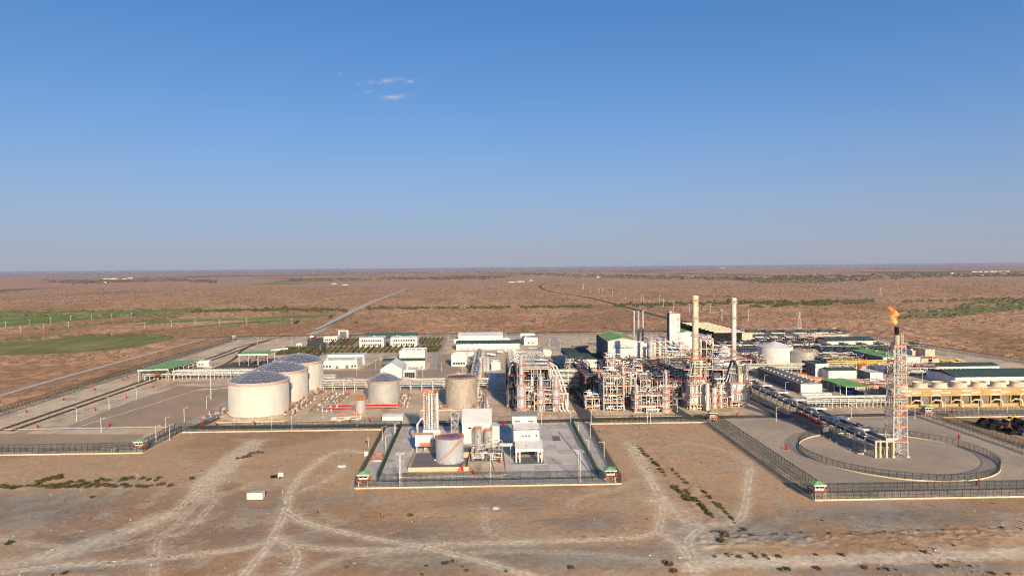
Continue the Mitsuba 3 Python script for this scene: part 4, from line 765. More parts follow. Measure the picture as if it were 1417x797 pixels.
# ------------------------------------------------------------------ process units
def orth(m, lo, hi, n, rg, r=(.09, .28), sides=6, vert=.5):
    lo, hi = np.asarray(lo, float), np.asarray(hi, float)
    for i in range(n):
        p = rg.uniform(lo, hi); pts = [p]; ax = 2 if rg.random() < vert else rg.integers(2)
        for k in range(rg.integers(1, 4)):
            q = pts[-1].copy(); L = (hi - lo)[ax] * rg.uniform(.15, .6) * rg.choice([-1, 1]); q[ax] = np.clip(q[ax] + L, lo[ax], hi[ax])
            if np.linalg.norm(q - pts[-1]) > .5: pts.append(q)
            ax = (ax + rg.integers(1, 3)) % 3
        if len(pts) > 1: m.tube(pts, rg.uniform(*r), sides)
    return m
def process_frame(label, x0, x1, y0, y1, zs, nx, ny, seed, npipe=70, drums=3, railed=None, brace=.3, fill=.6, stair=True, cat='process structure', dark=.45, beamw=.4, name='process_structure', drumlab=None, core=.72, mat='steel', pmat='pipe'):
    rg = np.random.default_rng(seed); t = thing(name, label, cat); X, Y = np.linspace(x0, x1, nx + 1), np.linspace(y0, y1, ny + 1); Z = [0] + list(zs); H = zs[-1]
    cm = mikit.ply(M().box(-.25, .25, -.25, .25, 0, H).arrays(), 'm_' + mat)
    for x in X:
        for y in Y:
            if min(abs(y - y0), abs(x - x0), abs(x - x1)) < .1: part(t, 'column', cm, mat, to_world=T().translate([float(x), float(y), 0]))
    m = M()
    for x in X[1:-1]:
        for y in Y[1:]: m.box(x - .22, x + .22, y - .22, y + .22, 0, H)
    for z in zs:
        for y in Y: m.bar((x0 - .3, y, z), (x1 + .3, y, z), beamw * .8, beamw * 1.3)
        for x in X: m.bar((x, y0 - .3, z), (x, y1 + .3, z), beamw * .8, beamw * 1.3)
    for i in range(nx):
        for k in range(len(zs)):
            if rg.random() < brace: m.bar((X[i], y0, Z[k] + .2), (X[i + 1], y0, Z[k + 1] - .2), .22)
            if rg.random() < brace * .4: m.bar((X[i + 1], y0, Z[k] + .2), (X[i], y0, Z[k + 1] - .2), .22)
    for i in range(ny):
        for k in range(len(zs)):
            for x in (x0, x1):
                if rg.random() < brace: m.bar((x, Y[i], Z[k] + .2), (x, Y[i + 1], Z[k + 1] - .2), .22)
    part(t, 'beam', m, mat, kind='stuff')
    g = [[], []]
    for k, z in enumerate(zs):
        d = M()
        for i in range(nx):
            for j in range(ny):
                if rg.random() < (fill if z < H else .2): d.box(X[i] + .15, X[i + 1] - .15, Y[j] + .15, Y[j + 1] - .15, z + .26, z + .36)
        if d: part(t, 'deck', d, mat, kind='stuff')
        if railed is None or k in railed:
            q = [(x0 - .4, y0 - .4, z + .3), (x1 + .4, y0 - .4, z + .3), (x1 + .4, y1 + .4, z + .3), (x0 - .4, y1 + .4, z + .3)]
            part(t, 'railing', M().rail(q, 1.1, True, .075, 3), 'orange')
    lo, hi = (x0 - .6, y0 - .6, .5), (x1 + .6, y1 + .3, H + 4)
    part(t, 'pipework', orth(M(), lo, hi, int(npipe * 1.7 * (1 - dark)), rg), pmat, kind='stuff'); part(t, 'process_line', orth(M(), (x0 + .5, y0 + .8, .5), (x1 - .5, y1, H), int(npipe * 1.4 * dark) + 4, rg, (.25, .75)), 'pipe_dark', kind='stuff')  # dark lines deepen the interior, shade put into their colour
    part(t, 'riser', orth(M(), (x0, y0 - .8, 1), (x1, y0 + 1.5, H), npipe // 9, rg, (.15, .34), 8, .8), 'white', kind='stuff')
    e = M()
    for i in range(npipe // 2): p = rg.uniform((x0 + .3, y0 + 1.6, 0), (x1 - 2.4, y1 - 2, 0)); z = Z[rg.integers(len(zs))] + .36; s = rg.uniform(1.0, 4.2, 3); e.box(p[0], p[0] + s[0], p[1], p[1] + s[1], z, z + s[2] * .9)
    part(t, 'equipment', e, 'shade_blue' if seed % 2 else 'soot', kind='stuff')  # added boxes, coloured dark so the interior reads as shaded
    if y1 - y0 > 5 and core > 0:                                              # added dark boxes behind the front bay, coloured to stand in for shaded depth
        c = [M(), M()]; dy = (y1 - y0) / ny
        for k in range(len(zs)):
            hh = zs[k] - Z[k]
            for i in range(nx):
                for j in range(ny):
                    if rg.random() < core * (1 if k < len(zs) - 1 else .7):
                        a, b = X[i] + rg.uniform(.3, 1.0), X[i + 1] - rg.uniform(.3, 1.0); e, f = Y[j] + (1.8 if j == 0 else .4) + rg.uniform(0, .8), Y[j + 1] - rg.uniform(.2, .8)
                        c[rg.integers(2)].box(a, b, e, max(f, e + .8), Z[k] + .5, Z[k] + hh * rg.uniform(.45, .9))
        for mm, mt in zip(c, ('pipe_dark', 'shade_blue')):
            if mm: part(t, 'exchanger', mm, mt, kind='stuff')
    lv = M()
    for i in range(npipe // 14): p = rg.uniform((x0, y0 - .5, 1), (x1, y0 + 2, H)); lv.box(p[0], p[0] + rg.uniform(.4, .9), p[1], p[1] + .6, p[2], p[2] + rg.uniform(.4, .8))
    part(t, 'valve', lv, 'orange', kind='stuff')
    if stair:
        s, hr = M(), M()
        for k in range(len(zs)):
            a, b = (x1 + .6, y0 + .5 + (k % 2) * 5, Z[k] + .3), (x1 + .6, y0 + .5 + ((k + 1) % 2) * 5, Z[k + 1] + .3); s.bar(a, b, .9, .25); hr.bar(V3(*a) + V3(.5, 0, 1), V3(*b) + V3(.5, 0, 1), .13).bar(V3(*a) + V3(-.5, 0, 1), V3(*b) + V3(-.5, 0, 1), .13)
        part(t, 'stair', s, 'steel'); part(t, 'stair_rail', hr, 'orange')
    for i in range(drums):
        z = Z[rg.integers(len(zs))]; r = rg.uniform(.7, 1.3); L = rg.uniform(3, min(7, x1 - x0 - 2)); x = rg.uniform(x0 + .5, x1 - L - .2); y = y0 + rg.uniform(.8, 3.2); k = thing('process_drum', drumlab or 'pale drum on the ' + ' '.join(label.split(' with ')[0].split()[:11]), 'drum', 'drums on the ' + label.split(' with ')[0])
        zc = z + .4 + r + .3; part(k, 'shell', M().tube([(x - .3, y, zc), (x, y, zc), (x + L, y, zc), (x + L + .3, y, zc)], [r * .5, r, r, r * .5], 14), 'pipe', 30); part(k, 'saddle', M().box(x + .5, x + .9, y - r * .7, y + r * .7, z + .36, zc - r * .6).box(x + L - .9, x + L - .5, y - r * .7, y + r * .7, z + .36, zc - r * .6), 'beige')
    return t
def column(label, x, y, secs, plats, skirt=True, mat='tank_pale', name='process_column', group=None, pr=1.5, legs=0, arc=None):
    """upright vessel: secs = (radius, z) pairs; plats = heights of ring platforms with orange rails"""
    t = thing(name, label, 'process column', group)
    if legs:
        for i in range(legs): a = 2 * np.pi * i / legs + .3; r = secs[0][0]; part(t, 'leg', M().box(x + r * math.cos(a) - .3, x + r * math.cos(a) + .3, y + r * math.sin(a) - .3, y + r * math.sin(a) + .3, 0, secs[0][1] + .4), 'white')
    part(t, 'shell', M().lathe(x, y, list(secs) + [(.02, secs[-1][1] + secs[-1][0] * .35)], 24), mat, 30)
    if not legs: part(t, 'skirt', M().lathe(x, y, [(secs[0][0] + .25, 0), (secs[0][0] + .2, 1.2), (secs[0][0], 1.25)], 24), 'beige', 30)
    for z in plats:
        r = np.interp(z, [s[1] for s in secs], [s[0] for s in secs]); q = part(t, 'platform', M().lathe(x, y, [(r, z - .25), (r + pr, z - .25), (r + pr, z), (r, z)], 20), 'steel'); part(q, 'railing', M().ring_rail(x, y, r + pr - .05, z, 14, w=.1), 'orange')
    r = max(s[0] for s in secs); m = M().bar((x + r * .5, y - r - .35, .5), (x + r * .5, y - r - .35, secs[-1][1]), .1).bar((x + r * .5 + .5, y - r - .35, .5), (x + r * .5 + .5, y - r - .35, secs[-1][1]), .1); part(t, 'ladder', m, 'orange')
    part(t, 'side_pipe', M().tube([(x - r * .9, y - r * .7, .8), (x - r * .9, y - r * .7, secs[-1][1] * .92), (x - r * .2, y - r * .1, secs[-1][1] + .6)], .28, 8), 'pipe')
    return t
# left unit
process_frame('left process unit with crossbeams and coolers on its top deck', 16.5, 34.5, 430, 508, (6.5, 12.5, 19, 26), 3, 8, 41, 130, 4, (1, 3), .35, .35)
process_frame('shaded left flank of the left process unit with bent header pipes', 8, 14.5, 436, 522, (7, 14, 21), 1, 8, 42, 90, 2, (2,), .3, .4, stair=False, dark=.7, mat='slate_wall', pmat='pipe_dark')  # dark steel and pipes paint the shade of this flank
process_frame('low front frame of the left process unit between its reactors', 24, 42, 424, 428, (5.5, 11), 3, 1, 43, 36, 1, (0, 1), .2, .4)
t = 'air_cooler_deck'; labels[t] = {'label': 'rows of white air cooler beams on the top deck of the left process unit', 'category': 'air cooler'}
for i in range(12): y = 431 + i * 6.4; part(t, 'cooler_bay', M().box(17, 34, y, y + .9, 26.5, 27.4).tube([(17, y + 4.0, 28.2), (34, y + 4.0, 28.2)], .35, 8).bar((17, y + 2, 28.6), (34, y + 2, 28.6), .25, .4), ('steel', 'white', 'pipe')[i % 3]); part(t, 'fan_deck', M().box(17.2, 33.8, y + 1, y + 3.6, 26.4, 26.9), ('slate_wall', 'pipe_dark')[i % 2])
for x in (16.4, 34.6): part(t, 'railing', M().rail([(x, 430, 26.5), (x, 507, 26.5)], 1.5, w=.2), 'orange')
for i in range(9): y = 436 + i * 9; part(t, 'header_pipe', M().tube([(16.5, y, 28), (12.5, y, 29), (9.6, y, 27.5), (8.6, y, 22)], .55, 8), 'pipe')
x, y = at(722, 572); column('thick two-stage reactor with a tall thin top at the left of the left process unit', x, y + 3, [(2.9, 1.2), (2.9, 16.5), (1.5, 18.2), (1.5, 36)], (2.6, 9.5, 17, 23, 29), legs=8)
for px, lab in ((749, 'middle reactor on white legs in front of the left process unit'), (770, 'right reactor on white legs in front of the left process unit')):
    x, y = at(px, 570); column(lab, x, y + 2, [(1.2, 3.8), (2.3, 5.2), (2.3, 12), (1.4, 14.5), (1.3, 22)], (4, 9, 14.5), legs=6)
x, y = at(705, 563); column('short column with orange cage left of the left process unit', x, y + 2, [(1.7, 1.2), (1.7, 9), (1.1, 11)], (9, 12.5), mat='tank_pale')
for i in range(3):
    x = 36.5 + i * 2.2; whole('curved_duct', M().tube([(x - 5, 452, 27), (x - 1, 446, 25), (x + 2, 438, 17), (x + 3.4, 432, 11.5), (x + 3.6, 427, 9), (x + 2.6, 424.5, 5), (x + 3.4, 423, 1.2), (x + 4.6, 422, .6)], .72, 10), 'white', ('left', 'middle', 'right')[i] + ' one of three pale ducts curving down the right side of the left process unit', 'duct', 'three curved ducts right of the left process unit', smooth=30)
whole('duct_portal', M().box(36, 45.5, 424, 425.2, 10.6, 11.8).box(44.3, 45.3, 424, 425, 0, 10.6), 'steel', 'white portal carrying the curved ducts', 'portal')
# between the units
process_frame('dark shaded structure between the two process units', 60, 68, 455, 540, (6, 12, 17), 1, 8, 44, 110, 2, (1, 2), .3, .5, dark=.6, mat='slate_wall', pmat='pipe_dark')  # steel coloured dark in place of the shade between the units
process_frame('low pale structure right of the stacked pipe bridge', 54, 63, 498, 530, (5, 10, 15), 2, 3, 45, 60, 1, None, .3, .6)
process_frame('low skid with orange floor by the road in front of the right process unit', 57, 74, 430, 438, (1.6, 6.4), 4, 2, 46, 60, 1, (0, 1), .1, .9, stair=False)
x, y = at(812, 560); t = thing('equipment_cabin', 'pale grey equipment cabin on the skid in front of the right process unit', 'cabin'); part(t, 'wall', M().box(x, x + 6.4, y - 2, y + 5, 2, 9), 'white'); part(t, 'rail', M().rail([(x - .3, y - 2.3, 5), (x + 9, y - 2.3, 5)], 1, w=.22), 'orange'); part(t, 'roof_unit', M().box(x + 1, x + 3, y, y + 2, 9, 9.8), 'steel')
# right unit
process_frame('tall left frame of the right process unit', 67.5, 80, 424, 442, (5, 10, 15.5, 21.5), 3, 3, 51, 110, 4, None, .35, .55)
process_frame('top tower of the right process unit', 73, 81, 443, 456, (10, 20, 25, 29), 2, 2, 52, 90, 2, (1, 2, 3), .4, .6)
process_frame('middle frame of the right process unit', 83.5, 91, 438, 462, (7, 13, 18, 22), 2, 4, 53, 110, 3, (1, 3), .3, .45)
process_frame('right frame of the right process unit with pipe bundles', 92.5, 100, 433, 450, (6, 12, 17.5), 2, 3, 73, 100, 3, (1, 2), .3, .45)
process_frame('small upper tower behind the right frame of the right process unit', 92, 97.5, 452, 460, (12, 19, 24), 1, 2, 74, 60, 1, (1, 2), .4, .6)
m = M(); rg = np.random.default_rng(91)
for i in range(9): m.tube([(82 + i * .5, 446, 27 - i * .6), (88 + i * .6, 443, 23.5 - i * .5), (95 + i * .5, 437, 17 - i * .3), (98 + i * .4, 431, 12), (98 + i * .4, 429.5, 1)], .24, 7)
whole('sloping_pipes', m, 'pipe', 'bundle of pale pipes sloping down the right side of the right process unit', 'pipe bundle', kind=None)
process_frame('low front table of the right process unit on beige legs', 86, 103, 417, 428, (4.2, 10.8), 5, 2, 54, 60, 2, (0, 1), .05, .6, beamw=.6)
process_frame('rear shaded pipe structure left of the left furnace', 102, 120, 436, 545, (6, 11, 16), 3, 9, 55, 220, 3, (1, 2), .3, .5, dark=.65, mat='slate_wall', pmat='pipe_dark')  # dark steel stands in for the shade thrown here
process_frame('dark wide compressor deck behind the left furnace', 118, 172, 520, 560, (7, 13), 6, 4, 56, 150, 2, (1,), .3, .7, dark=.7, mat='slate_wall', pmat='pipe_dark')  # shade behind the furnace is put into the steel colour
x, y = at(923, 571); column('slim column topped by a thin beige vent stack left of the furnaces', x, y + 2.4, [(2.3, 1), (2.3, 14), (.85, 15.2), (.85, 25.5)], (2, 7, 11, 14.5), mat='tank_pale')
x, y = at(882, 571); column('short thick reactor on white legs at the front of the right process unit', x, y + 2, [(1.4, 2.4), (2, 3.6), (2, 9), (1.2, 10.5), (1.1, 17)], (3, 8), legs=6)
x, y = at(866, 566); column('thin tall pipe column in the right process unit', x, y + 8, [(.8, 1), (.8, 27)], (14, 20, 26), mat='white')
# the middle with vessels and thin stacks
for px, py, r, h, lab in ((901, 520, 2.9, 31, 'tall beige absorber column right of the process hall'), (907, 518, 1.1, 28, 'slender column beside the tall beige absorber'), (914, 517, 1.2, 29, 'second slender column right of the tall beige absorber'), (943, 510, 1.7, 23, 'grey column in front of the white hall beside the cold box tower'), (922, 512, .8, 27, 'thin column left of the cold box tower')):
    x, y = at(px, py); column(lab, x, y + 2, [(r, 1.2), (r, h * .6), (r * .92, h)], (h * .5, h * .96), mat='tank_pale' if r > 2 else 'white', pr=1)
for px in (880.5, 887, 893.5):
    x, y = at(px, 500); x += 6; whole('thin_stack', M().tube([(x, y + 40, 0), (x, y + 40, 46)], [1.3, 1.05], 14), 'pipe', {880.5: 'left', 887: 'middle', 893.5: 'right'}[px] + ' one of three slim grey exhaust stacks behind the process hall', 'stack', 'three slim exhaust stacks behind the process hall', smooth=30)
process_frame('tangled pipe structure in front of the cold box tower', 138, 170, 590, 640, (6, 11, 15), 4, 5, 57, 200, 4, (1, 2), .3, .5, dark=.5)
for i in range(4):
    whole('curved_duct', M().tube([(140 + i * 5, 640, 24), (146 + i * 5, 622, 23), (153 + i * 5, 606, 16), (155 + i * 4, 598, 8), (155 + i * 4, 592, 3)], .95, 10), 'white', ('first', 'second', 'third', 'fourth')[i] + ' from left of the pale ducts curving down in front of the cold box tower', 'duct', 'ducts in front of the cold box tower', smooth=30)
x0, x1, y = spot(925, 956, 517); t = thing('cooler_house', 'black shaded cooler box in front of the cold box tower', 'cooler house'); part(t, 'wall', M().box(x0, x1, y - 6, y + 10, 0, 8), 'shade_blue'); part(t, 'louvre', M().box(x0 + 1, x1 - 1, y - 6.2, y - 6.02, 1, 6), 'soot'); part(t, 'railing', M().rail([(x0, y - 6, 8), (x1, y - 6, 8), (x1, y + 10, 8)], 1.1, w=.14), 'steel')  # wall and louvre colours have the shade painted in
process_frame('stair tower with orange landings between the two furnaces', 138.5, 147, 458, 466, (10, 16, 22, 28, 34, 40), 2, 1, 58, 50, 2, None, .5, .8)
process_frame('pipe structure right of the white conical tank between the stacks', 176, 212, 560, 640, (6, 12), 4, 7, 59, 170, 3, (1,), .3, .5, dark=.5)
process_frame('pipe structure behind the right furnace', 150, 175, 470, 510, (6, 12, 18), 3, 3, 60, 120, 2, (0, 1, 2), .3, .5, dark=.5)
process_frame('yellow decked pipe structure right of the right furnace', 172, 178, 470, 500, (5, 9), 1, 3, 63, 40, 0, (0, 1), .3, .8, dark=.2)
t = thing('air_cooler_bank', 'long dark bank of air coolers with pale ducts and a cream end wall', 'air cooler'); xa, ya = at(1031, 479)
part(t, 'casing', M().box(xa - 36, xa, ya, ya + 150, 5, 15), 'soot'); part(t, 'end_wall', M().box(xa - 4, xa + 8, ya - 1, ya + 4, 0, 15), 'frp_light')
for i in range(9): part(t, 'duct', M().box(xa - 34, xa + 1, ya + 4 + i * 16, ya + 8 + i * 16, 15.05, 16.3), 'frp_light'); part(t, 'leg', M().box(xa - 35.5, xa - 34.6, ya + 6 + i * 16, ya + 7 + i * 16, 0, 5), 'steel')
x0, x1, y = spot(1038, 1056, 481); t = thing('pump_house', 'pale pump house with blue motors beside the air cooler bank', 'pump house'); part(t, 'wall', M().box(x0, x1, y + 3, y + 10, 0, 8), 'white')
for i in range(4): part(t, 'motor', M().tube([(x0 + 2 + i * 3.6, y + 1, 2.6), (x0 + 2 + i * 3.6, y + 3, 2.6)], 1.2, 12), 'blue')

# ------------------------------------------------------------------ furnaces and stacks
def stack(t, x, y, z0, z1, r, plats, mat='frp_light'):
    part(t, 'stack', M().lathe(x, y, [(r * 1.12, z0), (r, z0 + 6), (r * .98, z1 - 5), (r * 1.22, z1 - 4.4), (r * 1.22, z1), (r * .9, z1), (r * .9, z1 - 2)], 24), mat, 30)
    for z in plats: q = part(t, 'platform', M().lathe(x, y, [(r, z - .3), (r + 1.1, z - .3), (r + 1.1, z), (r, z)], 18), 'steel'); part(q, 'railing', M().ring_rail(x, y, r + 1.05, z, 12, w=.1), 'orange')
    m = M().bar((x + r + .3, y - .4, z0), (x + r + .3, y - .4, z1), .14).bar((x + r + .3, y + .4, z0), (x + r + .3, y + .4, z1), .14)
    for z in np.arange(z0, z1, 3.0): m.lathe(x, y, [(r + .02, z), (r + .14, z + .1), (r + .14, z + .4), (r + .02, z + .5)], 16)
    part(t, 'ladder', m, 'steel')
def furnace_box(t, x0, x1, y0, y1, z0, z1, ribs):
    part(t, 'casing', M().box(x0, x1, y0, y1, z0, z1), 'white')
    for i in range(ribs + 1): x = x0 + (x1 - x0) * i / ribs; part(t, 'buckstay', M().box(x - .14, x + .14, y0 - .35, y0 - .01, z0, z1), 'steel')
    for z in (z0, (z0 + z1) / 2, z1): part(t, 'walkway', M().box(x0 - 1.3, x1 + 1.3, y0 - 1.6, y0 - .4, z - .25, z), 'steel'); part(t, 'railing', M().rail([(x0 - 1.3, y1, z), (x0 - 1.3, y0 - 1.6, z), (x1 + 1.3, y0 - 1.6, z), (x1 + 1.3, y1, z)], 1.1, w=.08), 'orange')
    for x in (x0 + .4, (x0 + x1) / 2, x1 - .4):
        for y in (y0 + .4, y1 - .4): part(t, 'leg', M().box(x - .4, x + .4, y - .4, y + .4, 0, z0), 'beige')
t = thing('furnace', 'left furnace of twin white boxes under the taller banded stack', 'furnace')
furnace_box(t, 121.6, 126.6, 423, 433, 3.6, 16, 4); furnace_box(t, 128, 133.4, 423, 433, 3.6, 16.4, 4)
part(t, 'convection_box', M().box(125.2, 130.4, 426, 434, 19.5, 31), 'frp_light')
part(t, 'transition', M().add([[121.8, 424, 16.2], [133.2, 424, 16.2], [133.2, 433, 16.2], [121.8, 433, 16.2], [125.4, 426.2, 19.6], [130.2, 426.2, 19.6], [130.2, 433.8, 19.6], [125.4, 433.8, 19.6]], [[0, 1, 5], [0, 5, 4], [1, 2, 6], [1, 6, 5], [2, 3, 7], [2, 7, 6], [3, 0, 4], [3, 4, 7]]), 'steel')
for z in (19.5, 31): part(t, 'platform', M().box(123, 132.6, 424.4, 425.9, z - .25, z).rail([(123, 434, z), (123, 424.4, z), (132.6, 424.4, z), (132.6, 434, z)], 1.1, w=.16), 'orange')
for z in np.arange(21, 31, 2.2): part(t, 'header_box', M().box(130.45, 131.6, 426.5, 433, z, z + 1.3), 'orange' if int(z) % 2 else 'steel')
stack(t, 127.0, 430.5, 31, 71.5, 1.75, (33, 36.5, 46, 57, 68))
m = M(); orth(m, (120.5, 421, 1), (134, 426, 31), 46, np.random.default_rng(9), (.12, .3)); part(t, 'pipework', m, 'pipe', kind='stuff')
part(t, 'strut', M().bar((121.9, 427, 17), (124.9, 427, 30), .5).bar((133.4, 430, 17), (130.8, 430, 29), .4), 'white')
column('pale vertical duct standing in front of the left furnace', 131.2, 418, [(1.15, .6), (1.15, 17.4)], (), mat='white', name='vertical_duct')
t = thing('furnace', 'right furnace, a ribbed white box with a dark hood under the thinner stack', 'furnace')
furnace_box(t, 150.6, 160, 431, 441, 3.4, 15.2, 6)
part(t, 'hood', M().add([[149.6, 432, 15.3], [159.8, 432, 15.3], [159.8, 441, 15.3], [149.6, 441, 15.3], [153.2, 436.4, 29.5], [156.2, 436.4, 29.5], [156.2, 440, 29.5], [153.2, 440, 29.5]], [[0, 1, 5], [0, 5, 4], [1, 2, 6], [1, 6, 5], [2, 3, 7], [2, 7, 6], [3, 0, 4], [3, 4, 7]]), 'slate_wall')
part(t, 'duct', M().box(155.2, 158.6, 431.4, 434.4, 15.3, 25).section([(155.2, 25), (158.6, 25), (156.6, 29.5), (153.6, 29.5)], 1, 431.5, 436), 'frp_light')
part(t, 'strut', M().bar((147, 430.8, 16), (152.6, 434.6, 28), .55).bar((149, 431, 15.5), (152.6, 435, 24), .45), 'white')
part(t, 'stair', M().bar((156.4, 428.6, .3), (161, 428.6, 3.4), 1, .3), 'steel'); stack(t, 154.4, 438, 29, 69.5, 1.35, (31, 34.5, 56.5, 66.5), 'tank_cream')
m = M(); orth(m, (149, 429, 1), (162, 433, 27), 36, np.random.default_rng(19), (.12, .3)); part(t, 'pipework', m, 'pipe', kind='stuff')
for px, r, h, lab in ((991, 1.3, 12.5, 'short white column with wide cap between the furnaces'), (1000, .8, 15, 'thin pipe column left of the right furnace')):
    x, y = at(px, 566); column(lab, x, y + 3, [(r, .8), (r, h - 1), (r * 1.7, h - .6), (r * 1.7, h)], (3, 8), mat='white', pr=1)
process_frame('low skid between the two furnaces', 136, 147, 428, 440, (3, 6.5), 3, 2, 61, 60, 2, (0, 1), .2, .7, stair=False)

# ------------------------------------------------------------------ flare tower
t = thing('flare_tower', 'white lattice flare tower with orange platforms and a dark tip', 'flare tower'); FX, FY, FH = 188.6, 315.4, 52.0
hw = lambda z: 3.5 - .9 * z / FH
lv = np.linspace(0, FH, 15); C4 = ((-1, -1), (1, -1), (1, 1), (-1, 1)); P = lambda i, z: V3(FX + C4[i % 4][0] * hw(z), FY + C4[i % 4][1] * hw(z), z)
for i in range(4): part(t, 'leg', M().tube([P(i, 0), P(i, FH)], [.27, .2], 8), 'steel'); part(t, 'footing', M().box(*(np.array([-.6, .6]) + P(i, 0)[0]), *(np.array([-.6, .6]) + P(i, 0)[1]), 0, .7), 'white')
for i in range(4):
    m = M()
    for k in range(14):
        m.bar(P(i, lv[k + 1]), P(i + 1, lv[k + 1]), .15).bar(P(i, lv[k]), P(i + 1, lv[k + 1]), .12).bar(P(i + 1, lv[k]), P(i, lv[k + 1]), .12)
    part(t, 'lattice', m, 'steel', kind='stuff')
for z in (7.4, 14.2, 19.2, 22, 27.6, 33.4, 39, 45.4, 51.6):
    a = hw(z) + .15; q = part(t, 'platform', M().box(FX - a, FX + a, FY - a, FY - a + 1.2, z - .25, z).box(FX - a, FX - a + 1, FY - a + 1.2, FY + a, z - .25, z), 'steel'); part(q, 'railing', M().rail([(FX - a, FY - a, z), (FX + a, FY - a, z), (FX + a, FY + a, z), (FX - a, FY + a, z)], 1.1, False, .14), 'orange')
part(t, 'riser', M().tube([(FX + .3, FY, 1), (FX + .3, FY, 53)], .75, 14), 'pipe', 30); part(t, 'riser', M().tube([(FX - 1.2, FY - .6, 1), (FX - 1.2, FY - .6, 52)], .3, 8), 'pipe')
for a, b in ((-.9, 1.1), (1.6, .4), (1.5, -1.2)): part(t, 'small_pipe', M().tube([(FX + a, FY + b, 0), (FX + a, FY + b, 51)], .16, 6), 'white')
part(t, 'flare_stack', M().lathe(FX - .1, FY, [(1.3, 52), (1.3, 56.4), (.95, 57)], 18), 'tank_beige', 30); part(t, 'flare_tip', M().lathe(FX - .1, FY, [(.95, 57), (1.0, 60.8), (.7, 60.8), (.6, 58)], 16), 'soot', 30)
part(t, 'ladder', M().bar((FX + 2.1, FY - .3, 0), (FX + 2.1, FY - .3, 58), .18).bar((FX + 2.6, FY - .3, 0), (FX + 2.6, FY - .3, 56), .14), 'white'); part(t, 'davit', M().tube([(FX + 2.6, FY, 52), (FX + 3.3, FY, 55), (FX + 2.9, FY, 57)], .14, 6), 'white')
part(t, 'base_pipe', M().tube([(184.6, 311.5, 8.6), (186.4, 312.5, 8.6), (188.9, 315.4, 8.4)], .6, 10), 'white'); part(t, 'pilot_panel', M().box(FX + .4, FX + 1.4, FY - 2.4, FY - 1.8, .6, 2), 'blue')

# ------------------------------------------------------------------ cooling tower
t = thing('cooling_tower', 'long ochre cooling tower with a row of round fan stacks', 'cooling tower'); x0, y0, H = 250.0, 424.0, 10.8; bw = 6.42; nb = 17; D = 14
part(t, 'basin', M().box(x0, x0 + nb * bw, y0 - 1.2, y0 + D, 0, 1.6), 'frp')
part(t, 'core', M().box(x0 + .2, x0 + nb * bw - .2, y0 + 1.2, y0 + D, 1.6, H - .2), 'louvre')
for i in range(nb):
    x = x0 + i * bw
    for z0, z1 in ((6.6, 8.0), (8.1, 9.3), (9.4, 10.8)): part(t, 'panel', M().box(x + .06, x + bw - .06, y0 - (z1 - 6) * .16, y0 + 1.2, z0, z1 - .05), ('frp', 'frp', 'frp_light')[int(z0 * 3 + i) % 3])
    part(t, 'post', M().box(x - .3, x + .35, y0 - .3, y0 + 1.3, 1.6, 6.6), 'frp')
    part(t, 'louvre', M().box(x + .9, x + bw - .5, y0 + .7, y0 + 1.15, 2.0, 6.2), 'soot' if i % 2 == 0 else 'louvre', label=None)
    if i % 2 == 0: part(t, 'dark_bay', M().box(x + .38, x + 1.2, y0 + .25, y0 + 1.1, 1.6, 6.8), 'soot')
for i in range(9):
    cx = x0 + 1 + bw + i * bw * 2; q = part(t, 'fan_stack', M().lathe(cx + 3, y0 + D * .55, [(4.9, 0), (4.3, 1.4), (4.25, 2.6), (4.6, 3.5), (4.3, 3.5), (4.0, 2.4), (4.0, .3)], 32, H), 'frp_light', 30); part(q, 'fan_hub', M().lathe(cx + 3, y0 + D * .55, [(.8, 0), (.8, 1.4), (.02, 1.5)], 10, H + .4).box(cx - .8, cx + 6.8, y0 + D * .55 - .25, y0 + D * .55 + .25, H + 1.2, H + 1.3), 'soot')
    x = x0 + 3.8 + i * bw * 2; part(t, 'riser_pipe', M().tube([(x - 3.2, y0 + .2, 2.6), (x - 1.8, y0 - 1.2, 4.3), (x + .6, y0 - 2.6, 4.3), (x + 1.5, y0 - 3.2, 3.2), (x + 1.5, y0 - 3.2, 0)], .55, 10), 'frp_light', 30)
part(t, 'deck', M().box(x0, x0 + nb * bw, y0 - .6, y0 + D, H - .15, H), 'beige'); part(t, 'railing', M().rail([(x0, y0 - .6, H), (x0 + nb * bw, y0 - .6, H)], 1.1, w=.16, step=3).rail([(x0, y0 - .6, H), (x0, y0 + D, H)], 1.1, w=.1, step=3), 'pink')

for i, (px, py, w, d, hs, lab) in enumerate(((1150, 512, 30, 26, (4, 8), 'dark pipe clutter between the grey flat tank and the green roofed hall'), (1047, 512, 8, 40, (5, 9), 'dark pipe clutter left of the big white conical tank'), (1108, 478, 60, 18, (5, 8), 'dark pipe clutter behind the big white conical tank'), (1240, 520, 34, 14, (3, 6), 'low pipe clutter behind the flare tower'), (1200, 540, 22, 10, (3,), 'low orange railed pump deck left of the flare tower'))):
    x, y = at(px, py); process_frame(lab, x, x + w, y, y + d, hs, max(2, int(w / 8)), max(2, int(d / 7)), 200 + i, 120, 1, (len(hs) - 1,), .2, .5, stair=False, dark=.55, mat='slate_wall' if i < 3 else 'steel')  # slate steel puts shade into the first three frames
for i, (px, py, px2, d, h) in enumerate(((1157, 494, 1186, 14, 5), (1222, 516, 1246, 14, 5.5), (1196, 498, 1216, 16, 5), (1062, 470, 1092, 18, 6), (1128, 470, 1160, 16, 5))):
    x0, x1, y = spot(px, px2, py); building(('low white block below the far long white hall', 'low white block left of the flare tower behind the pipe bridge', 'low white block in front of the far long white hall', 'low pale block at the back fence behind the conical tank', 'low pale block at the back fence left of the far long white hall')[i], x0, x1, y, d, h, parapet=.3, clutter=4, seed=40 + i, wins=[(1.4, 2.6, 5, .05, .95)])

